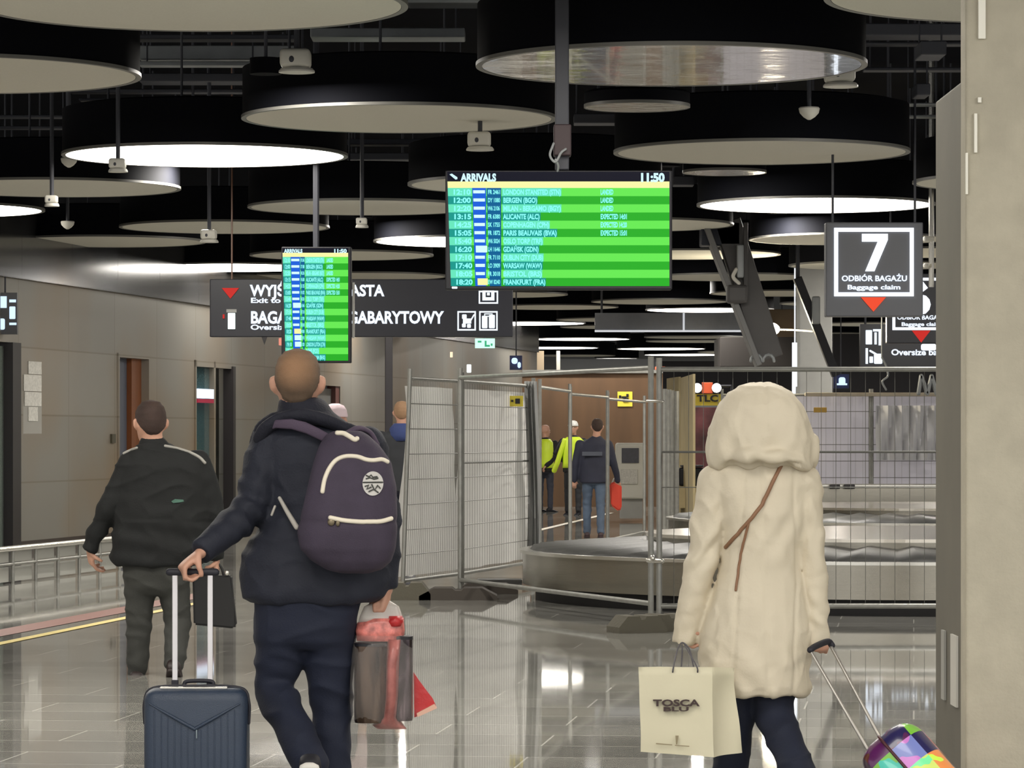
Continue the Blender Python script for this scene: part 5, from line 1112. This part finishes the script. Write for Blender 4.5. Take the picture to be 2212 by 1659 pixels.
limb(bm, smoothpath([q(1545, 1000, -.04), q(1590, 985, -.145), q(1645, 985, -.165), q(1705, 992, -.15), q(1745, 1004, -.05)]), [.02]*1+[.028]*23+[.02], 12)
limb(bm, smoothpath([q(1748, 1012, .02), q(1756, 985, -.03), q(1757, 950, -.03)]), .02, 10)
def wrH(p, n):
    px = 1106+p.x*F/p.y; py = HZ-(p.z-CH)*F/p.y
    w = .009*noise.noise(V((p.x*11, p.y*11, p.z*6+3)))+.004*noise.noise(V((p.x*28, p.y*28, p.z*16)))
    w += .008*math.sin((px+.35*(py-900))*.085+3*noise.noise(p*6))*math.exp(-((py-985)/55)**2)
    w += .005*fold(V((p.x+.4*p.z, p.y, p.z)), 10, 3, 4.)+.0025*fold(p, 14, 8, 9.)
    w -= .005*math.exp(-((px-1655-(py-900)*.05)/3.5)**2)*(1 if py < 940 else 0)
    w -= .012*math.exp(-((py-1004)/5)**2) if 1570 < px < 1735 else 0
    return w
blob('hood', bm, M_coat, Wm.t, .009, 3, wrH)
bv = bvh_of(coat)
M_strap = mat('strap_brown', lin(134, 98, 72), .55)
SB = thing('shoulder_bag_strap', 'thin brown bag strap slung across the back of the cream coat', 'strap', q(1640, 1100, -.15))
strip_on('strap_band', bv, [(1691, 998), (1672, 1035), (1645, 1090), (1610, 1135), (1569, 1182)], Y, .0075, M_strap, SB, .004)
strip_on('strap_tail', bv, [(1618, 1128), (1608, 1165), (1598, 1220), (1589, 1275)], Y, .005, M_strap, SB, .004)
Wm.trousers(M_trn, [sec(Y, 1400, 1560, 1725, .11), sec(Y, 1440, 1560, 1728, .11), sec(Y, 1470, 1568, 1722, .09)], rad=(.096, .090, .078, .070, .066), voxel=.010)
Wm.shoes(mat('shoe_dark', lin(20, 20, 28), .6))
# paper bag
M_paper = mat('paper_cream', lin(206, 200, 174), .6, bump=.12, bscale=20, var=.03, vscale=6)
Pb = thing('paper_bag', 'cream paper shopping bag lettered TOSCA BLU hanging beside the cream coat', 'bag', q(1478, 1630, -.02))
Yb = 13.10
f_ = [W(1379, 1441, Yb), W(1538, 1441, Yb), W(1542, 1636, Yb), W(1384, 1624, Yb)]
bk = [W(1379+48, 1440, Yb+.09), W(1586, 1443, Yb+.09), W(1603, 1626, Yb+.09), W(1384+48, 1616, Yb+.09)]
bm = bmesh.new(); vf = [bm.verts.new(p) for p in f_]; vb = [bm.verts.new(p) for p in bk]
bm.faces.new(vf); bm.faces.new(list(reversed(vb)))
for i in (1, 2, 3): j = (i+1) % 4; bm.faces.new((vf[i], vf[j], vb[j], vb[i]))
bmesh.ops.subdivide_edges(bm, edges=bm.edges, cuts=9, use_grid_fill=True)
for v in bm.verts:
    px = 1106+v.co.x*F/v.co.y; py = HZ-(v.co.z-CH)*F/v.co.y; e_ = min(1, max(0, (py-1445)/30))
    v.co += V((.4, -1, 0))*(.007*noise.noise(v.co*9)*e_)
    if px > 1541: v.co += V((-.8, .6, 0))*.018*math.sin(PI*(px-1541)/55)*e_ if px < 1596 else V((0, 0, 0))
o = link_mesh('paper', bm, M_paper, Pb, True, recalc=True); md = o.modifiers.new('s', 'SOLIDIFY'); md.thickness = .0015
M_ink = mat('ink', lin(58, 42, 40), .6)
yy = Yb-.012
def fit_b(b_, x0, x1, y0, y1, bold): return fit_px(b_, x0, x1, y0, y1, yy, bold)
lettering('lettering', [fit_b('TOSCA', 1411, 1512, 1511, 1525, .03), fit_b('BLU', 1432, 1486, 1527, 1536, .03)], M_ink, Pb)
bm = bmesh.new(); p = lambda x, y: W(x, y, yy); polyprism(bm, [p(1459, 1589), p(1466, 1589), p(1463, 1608), p(1460, 1608)], V((0, -.001, 0))); polyprism(bm, [p(1417, 1605), p(1452, 1608), p(1452, 1610), p(1417, 1607.5)], V((0, -.001, 0))); polyprism(bm, [p(1458, 1609), p(1489, 1611), p(1489, 1613), p(1458, 1611)], V((0, -.001, 0))); link_mesh('small_print', bm, mat('ink_pale', lin(140, 128, 100), .6), Pb)
for k_, (dy_, xs) in enumerate(((0., (1453, 1464, 1484, 1507)), (.14, (1470, 1474, 1489, 1500)))):
    bm = bmesh.new(); limb(bm, smoothpath([W(xs[0], 1452, Yb+dy_), W(xs[0]+2, 1440, Yb+dy_), W(xs[1], 1402, Yb+.16), W(1474, 1388, Yb+.24), W(xs[2], 1402, Yb+.16), W(xs[3]-2, 1440, Yb+dy_), W(xs[3], 1452, Yb+dy_)]), .0028, 8); link_mesh('rope_handle', bm, mat('rope_grey', lin(84, 82, 88), .7), Pb, 'all')
# colourful suitcase
def patch_mat():
    m = bpy.data.materials.new('patchwork'); m.use_nodes = True; N = m.node_tree.nodes; L = m.node_tree.links; b = N['Principled BSDF']; b.inputs['Roughness'].default_value = .3; b.inputs['Coat Weight'].default_value = .4
    tc = N.new('ShaderNodeTexCoord'); sn = N.new('ShaderNodeVectorMath'); sn.operation = 'SNAP'; sn.inputs[1].default_value = (.095, .095, .095)
    L.new(tc.outputs['Object'], sn.inputs[0]); wn = N.new('ShaderNodeTexWhiteNoise'); wn.noise_dimensions = '3D'; L.new(sn.outputs[0], wn.inputs['Vector'])
    rp = N.new('ShaderNodeValToRGB'); rp.color_ramp.interpolation = 'CONSTANT'; cr = rp.color_ramp
    cols = [(214, 232, 120), (40, 36, 84), (240, 150, 84), (112, 24, 34), (122, 134, 200), (216, 130, 204), (120, 190, 60), (200, 50, 90), (60, 60, 72), (90, 30, 90)]
    cr.elements[0].color = (*lin(*cols[0]), 1); cr.elements[1].position = .1; cr.elements[1].color = (*lin(*cols[1]), 1)
    for i, c_ in enumerate(cols[2:]): e = cr.elements.new((i+2)/10); e.color = (*lin(*c_), 1)
    L.new(wn.outputs[0], rp.inputs[0])
    n = N.new('ShaderNodeTexNoise'); n.inputs['Scale'].default_value = 15; n.inputs['Detail'].default_value = 1; L.new(tc.outputs['Object'], n.inputs['Vector'])
    r2 = N.new('ShaderNodeValToRGB'); r2.color_ramp.interpolation = 'CONSTANT'; r2.color_ramp.elements[0].color = (0, 0, 0, 1); r2.color_ramp.elements[1].position = .57; r2.color_ramp.elements[1].color = (1, 1, 1, 1); L.new(n.outputs[0], r2.inputs[0])
    hs = N.new('ShaderNodeHueSaturation'); hs.inputs['Hue'].default_value = .68; hs.inputs['Value'].default_value = 1.1; L.new(rp.outputs[0], hs.inputs['Color'])
    mx = N.new('ShaderNodeMix'); mx.data_type = 'RGBA'; L.new(r2.outputs[0], mx.inputs[0]); L.new(rp.outputs[0], mx.inputs[6]); L.new(hs.outputs[0], mx.inputs[7]); L.new(mx.outputs[2], b.inputs['Base Color'])
    return m
D = V((.60, -.38, -.70)).normalized(); Wd = V((.28, .90, -.25)); Wd = (Wd-D*Wd.dot(D)).normalized(); Td = D.cross(Wd).normalized()
if Td.z < 0: Td = -Td
S2 = thing('suitcase', 'multicoloured patchwork hard-shell suitcase tilted on its handle beside the cream coat', 'suitcase', W(1985, 1659, 13.0))
top = W(1914, 1606, 13.05); cc = top+D*.27
bm = bmesh.new(); vs = []
obox(bm, V((0, 0, 0)), V((.18, 0, 0)), V((0, .28, 0)), V((0, 0, .135)), .09, 6)
me_ = Matrix((Wd, -D, Td)).transposed().to_4x4(); o = link_mesh('shell', bm, patch_mat(), S2, True)
o.rotation_euler = me_.to_euler(); o.location = cc-V(S2.location)
bm = bmesh.new(); R_ = [(.181, 0), (.181, .20), (.14, .27), (0, .282), (-.14, .27), (-.181, .20), (-.181, 0)]
limb(bm, smoothpath([cc+Wd*a-D*b for a, b in R_]), .006, 8); link_mesh('seam', bm, mat('seam_dark', lin(70, 24, 34), .5), S2, 'all')
for (x0, y0, x1, y1, dy_) in ((1752, 1408, 1874, 1618, -.02), (1793, 1392, 1900, 1592, .12)):
    bm = bmesh.new(); limb(bm, [W(x0, y0, 13.22+dy_), W(x1, y1, 13.02+dy_)], .0068, 10); link_mesh('handle_tube', bm, M_galv if False else mat('tube_steel', lin(170, 166, 160), .3, metal=.6), S2, 'all')
bm = bmesh.new(); limb(bm, smoothpath([W(1750, 1404, 13.2), W(1762, 1396, 13.24), W(1788, 1386, 13.33), W(1797, 1394, 13.34)]), .0125, 12); link_mesh('grip', bm, MATS['zip_dark'], S2, 'all')
w_ = cc+D*.30; zc = max(.03, w_.z)
for sg in (-1, 1):
    bm = bmesh.new(); c_ = cc+D*.27-Td*.09+Wd*.12*sg; c_.z = .03; cyl(bm, c_-Wd*.012, c_+Wd*.012, .03, 16); link_mesh('wheel', bm, M_black, S2, True)

# ---------------------------------------------------------------- man in the black jacket at left
Y = 21.9; q = lambda x, y, d=0.: pt(Y, x, y, d)
M_jb = mat('jacket_black', lin(12, 15, 16), .85, bump=.2, bscale=100, var=.15, vscale=7); M_tg = mat('trousers_grey', lin(54, 55, 52), .85, bump=.2, bscale=120, var=.08, vscale=9)
J = dict(head=q(325, 915), neck=q(330, 962), chest=q(350, 1040), pelvis=q(335, 1195), shL=q(280, 1000), elL=q(232, 1105, -.02), wrL=q(193, 1186, .06), shR=q(428, 1000), elR=q(462, 1110, .0), wrR=q(468, 1205, .05),
    hipL=q(305, 1232), hipR=q(372, 1232), knL=q(300, 1345, .04), knR=q(385, 1345, .03), anL=q(296, 1448, .06), anR=q(377, 1432, -.12), hdL=V((.1, .3, -.9)), hnL=V((.8, .4, 0)), curlL=.45, hdR=V((.0, .1, -1)), hnR=V((-.9, 0, 0)), curlR=1.1, hyaw=.35, toeR=V((0, .85, -.5)))
K = Person('heavy man in a black jacket and grey trousers seen from behind, left in the photo', J, 1.13).body(.008, tw=.19, td=.14)
K.hair(mat('hair_dark', lin(58, 42, 36), .75, bump=.5, bscale=300, var=.2, vscale=14), .008, back=-.5, front=.5)
T = [sec(Y, 955, 308, 358, .08), sec(Y, 968, 292, 384, .10), sec(Y, 985, 268, 432, .12), sec(Y, 1010, 258, 448, .15), sec(Y, 1060, 255, 452, .17), sec(Y, 1110, 248, 456, .18), sec(Y, 1160, 242, 455, .185), sec(Y, 1205, 239, 448, .18), sec(Y, 1221, 248, 436, .17)]
bm = bmesh.new(); loft(bm, [ering(c, K.r*a, K.f*b, 28, 2.3) for c, a, b in T])
def slv(pts, rad):
    P = [q(*p) for p in pts]; limb(bm, P, rad, 16, ends=False); limb(bm, [P[0], P[0]+V((0, 0, -.004))], rad[0])
slv([(284, 1002, 0), (258, 1055, -.01), (232, 1105, -.02), (210, 1150, .03), (191, 1188, .05)], [.088, .078, .066, .058, .050])
slv([(426, 1002, 0), (447, 1055, 0), (460, 1110, 0), (463, 1160, .02), (467, 1208, .04)], [.09, .082, .07, .058, .046])
wrK = lambda p, n: .009*fold(p, 4, 7, 3.)+.007*noise.noise(V((p.x*6, p.y*6, p.z*10)))+.004*noise.noise(p*17)+(.006*math.sin(p.z*46+p.x*8) if p.z < .98 else 0)
jk = blob('jacket', bm, M_jb, K.t, .011, 4, wrK)
bm = bmesh.new(); loft(bm, [ering(c, K.r*a, K.f*b, 22) for c, a, b in (sec(Y, 944, 306, 352, .072, .01), sec(Y, 950, 303, 358, .08), sec(Y, 966, 296, 372, .09), sec(Y, 974, 296, 380, .09))]); link_mesh('collar', bm, M_jb, K.t, 'all')
bv = bvh_of(jk)
strip_on('shoulder_piping', bv, [(357, 964), (385, 970), (410, 978), (430, 988), (442, 1000)], Y, .010, mat('piping_grey', lin(150, 148, 142), .6), K.t, .002); strip_on('shoulder_piping', bv, [(296, 968), (280, 974), (268, 980)], Y, .009, MATS['piping_grey'], K.t, .002)
bm = bmesh.new(); pl_ = [onto(bv, x, y, Y, .006) for x, y in ((370, 1083), (378, 1078), (386, 1079), (396, 1080), (397, 1084), (388, 1086), (374, 1087))]; f0 = bm.faces.new([bm.verts.new(p_) for p_ in pl_]); link_mesh('back_logo', bm, mat('logo_green', lin(58, 96, 82), .6), K.t)
K.trousers(M_tg, [sec(Y, 1205, 262, 415, .14), sec(Y, 1240, 266, 412, .14), sec(Y, 1268, 272, 408, .12), sec(Y, 1285, 285, 395, .08)], rad=(.088, .084, .072, .064, .058), voxel=.011)
K.shoes(mat('shoe_brown', lin(40, 30, 30), .5))
T_ = thing('document_bag', 'black soft briefcase carried low by the man in the black jacket', 'bag', q(462, 1356, .02))
bm = bmesh.new(); polyprism(bm, [q(415, 1243, .0), q(500, 1243, .0), q(505, 1300, .0), q(511, 1352, .0), q(505, 1358, .0), q(418, 1350, .0)], V((0, .08, 0))); bmesh.ops.bevel(bm, geom=list(bm.edges), offset=.012, segments=2, affect='EDGES'); link_mesh('bag_body', bm, mat('bag_black', lin(14, 14, 16), .6), T_)
bm = bmesh.new(); limb(bm, smoothpath([q(446, 1246, .04), q(456, 1225, .04), q(468, 1217, .04), q(478, 1226, .04), q(484, 1246, .04)]), .008, 8); link_mesh('handle', bm, MATS['bag_black'], T_, 'all')
bm = bmesh.new(); ell(bm, q(490, 1238, .0), .014, .01, .016); link_mesh('buckle', bm, M_rail, T_, 'all')

# ---------------------------------------------------------------- people farther off
def walker(label, Y, px, top, foot, jm, tm, hm_, k=None, jw=None, step=.12, wide=1., hat=None, armL=None, armR=None, vox=.016, lean=0, yaw=0., jz=.46, shoe=None, parts=True):
    """upright figure between two rows of the photograph"""
    H = (foot-top)*Y/F; k = H/1.78; X = (px-1106)*Y/F; g = lambda x, z, d=0.: V((X+x*k, Y+d*k, z*k))
    J = dict(head=g(lean, 1.66), neck=g(lean*.7, 1.49), chest=g(lean*.5, 1.28), pelvis=g(0, .98), shL=g(-.19*wide, 1.40), shR=g(.19*wide, 1.40), elL=g(-.25*wide, 1.12, -.02), elR=g(.25*wide, 1.12, -.02), wrL=g(-.26*wide, .86, .04), wrR=g(.26*wide, .86, .04),
        hipL=g(-.09, .92), hipR=g(.09, .92), knL=g(-.10, .50, .03+step*.5), knR=g(.10, .50, .02-step*.3), anL=g(-.10, .085, step), anR=g(.10, .085, -step))
    if armL: J['elL'], J['wrL'] = g(*armL[0]), g(*armL[1])
    if armR: J['elR'], J['wrR'] = g(*armR[0]), g(*armR[1])
    P = Person(label, J, k, yaw=yaw).body(vox*.7, tw=.15*wide)
    if hm_: P.hair(hm_, .008, back=-.55, front=.5)
    T = [(g(lean*.8, 1.53), .06*k, .06*k), (g(lean*.6, 1.47), .12*k*wide, .085*k), (g(lean*.5, 1.40), .20*k*wide, .11*k), (g(lean*.4, 1.2), .205*k*wide, .135*k), (g(0, 1.0), .19*k*wide, .14*k), (g(0, jz*1.78), .195*k*wide, .14*k)]
    bm = bmesh.new(); loft(bm, [ering(c, P.r*a, P.f*b, 22, 2.3) for c, a, b in T])
    for s_ in 'LR': limb(bm, P.limbpts('sh'+s_, 'el'+s_, 'wr'+s_), [.075*k, .066*k, .056*k, .052*k, .045*k], 12)
    jo = blob('jacket', bm, jm, P.t, vox, 2, lambda p, n: .008*noise.noise(p*8))
    P.trousers(tm, [(g(0, 1.02), .165*k, .12*k), (g(0, .9), .175*k, .12*k), (g(0, .8), .13*k, .09*k)], rad=(.09, .08, .068, .06, .058), voxel=vox/k)
    P.shoes(shoe or M_black)
    if hat:
        bm = bmesh.new(); h = J['head']; loft(bm, [ering(h+V((0, 0, z*k)), V((a*k, 0, 0)), V((0, a*1.15*k, 0)), 20) for a, z in ((.10, .035), (.10, .05), (.092, .09), (.07, .125), (.03, .142))]); link_mesh(hat[0], bm, hat[1], P.t, 'all')
    P.g = g; P.kk = k; return P
M_hv = mat('hi_vis', lin(214, 240, 60), .5, emit=None); M_nv = mat('navy_plain', lin(40, 42, 58), .8, var=.15, vscale=5); M_jean = mat('jeans', lin(78, 92, 112), .8, var=.25, vscale=4); M_hd = MATS['hair_dark']
P = walker('man in navy jacket and blue jeans seen through the fences, holding a red bag', 52.0, 1283, 886, 1142, M_nv, M_jean, M_hd, wide=1.12, lean=.05, step=.1, armR=((.30, 1.12, .02), (.36, .86, .1)), shoe=mat('shoe_maroon', lin(52, 34, 38), .6))
bm = bmesh.new(); c_ = P.g(0, 1.05, -.17); pts_ = [(-.16, .12), (.12, .12)]; box(bm, c_.x-.18, c_.x+.12, c_.y-.01, c_.y+.01, c_.z+.18, c_.z+.24); link_mesh('grey_stripe', bm, mat('stripe_grey', lin(74, 78, 90), .7), P.t)
RB = thing('red_bag', 'red shopping bag in the hand of the man in jeans', 'bag', W(1330, 1104, 52)); bm = bmesh.new(); polyprism(bm, [W(x, y, 52.1) for x, y in ((1317, 1045), (1328, 1040), (1343, 1048), (1343, 1098), (1337, 1105), (1320, 1092))], V((0, .15, 0))); bmesh.ops.bevel(bm, geom=list(bm.edges), offset=.02, segments=2, affect='EDGES'); link_mesh('bag_body', bm, mat('bag_red', lin(206, 62, 40), .6), RB)
bm = bmesh.new(); limb(bm, smoothpath([W(1322, 1046, 52.15), W(1328, 1034, 52.15), W(1338, 1046, 52.15)]), .015, 6); link_mesh('handle', bm, M_white, RB, 'all')
def vest(P, m=M_hv, w=1., lean=0.):
    g, k = P.g, P.kk; bm = bmesh.new(); loft(bm, [ering(c, P.r*a*1.06*w, P.f*b*1.08, 22, 2.3) for c, a, b in ((g(lean*.6, 1.49), .115*k, .09*k), (g(lean*.5, 1.42), .20*k, .12*k), (g(lean*.4, 1.2), .205*k, .145*k), (g(0, 1.0), .19*k, .147*k), (g(0, .9), .195*k, .147*k))]); link_mesh('vest', bm, m, P.t, 'all')
P = walker('worker in a yellow hi-vis vest standing at the tarpaulin fold, bareheaded', 70.0, 1178, 897, 1085, mat('sleeve_black', lin(24, 24, 26), .8), mat('trousers_slate', lin(52, 54, 66), .8), None, vox=.022, yaw=-1.1, armR=((.18, 1.1, -.1), (.02, .95, -.2))); vest(P)
bm = bmesh.new(); box(bm, P.g(-.05, 1.1).x, P.g(.12, 1.1).x, 69.7, 69.75, P.g(0, 1.0).z, P.g(0, 1.34).z, .04); link_mesh('glove', bm, M_white, P.t) if False else bm.free()
P = walker('worker in a yellow hi-vis jacket and white helmet behind the plywood fence posts', 67.0, 1238, 876, 1078, M_black, mat('trousers_black', lin(36, 38, 42), .8), None, hat=('helmet', mat('helmet_white', lin(236, 236, 232), .35)), vox=.022, yaw=2.8, wide=1.05, armL=((-.34, 1.18, .0), (-.16, 1.02, .1)), armR=((.36, 1.2, 0), (.14, 1.05, -.12))); vest(P)
bm = bmesh.new(); limb(bm, [P.g(-.17, 1.42, -.05), P.g(-.30, 1.0, -.05), P.g(-.36, .85, 0)], .05, 8); link_mesh('reflective_sleeve', bm, M_hv, P.t, 'all')
# man behind the first fence, blue scarf
P = walker('man in dark clothes with a blue scarf, half hidden behind the leftmost fence', 40.0, 868, 868, 1226, mat('coat_charcoal', lin(44, 46, 50), .85, var=.1), M_nv, mat('hair_fair', lin(150, 118, 90), .8), wide=1.2, step=.16, shoe=mat('shoe_pale', lin(200, 198, 194), .5))
bm = bmesh.new(); g = P.g
loft(bm, [ering(c, V((a, 0, 0)), V((0, b, 0)), 20) for c, a, b in ((g(0, 1.55), .085*P.kk, .09*P.kk), (g(0, 1.5), .13*P.kk, .13*P.kk), (g(0, 1.42), .15*P.kk, .14*P.kk), (g(0, 1.36), .13*P.kk, .13*P.kk))]); link_mesh('scarf', bm, mat('scarf_blue', lin(48, 62, 110), .8, bump=.4, bscale=20), P.t, 'all')
# person with the pale pink hat ahead of the backpack man
P = walker('person in a pale pink hat, almost fully hidden by the man with the backpack', 27.0, 724, 878, 1362, mat('coat_blush', lin(200, 176, 178), .8), M_nv, None, hat=('hat', mat('hat_pink', lin(240, 218, 224), .8, bump=.4, bscale=30)), wide=.8, step=.1, vox=.018)
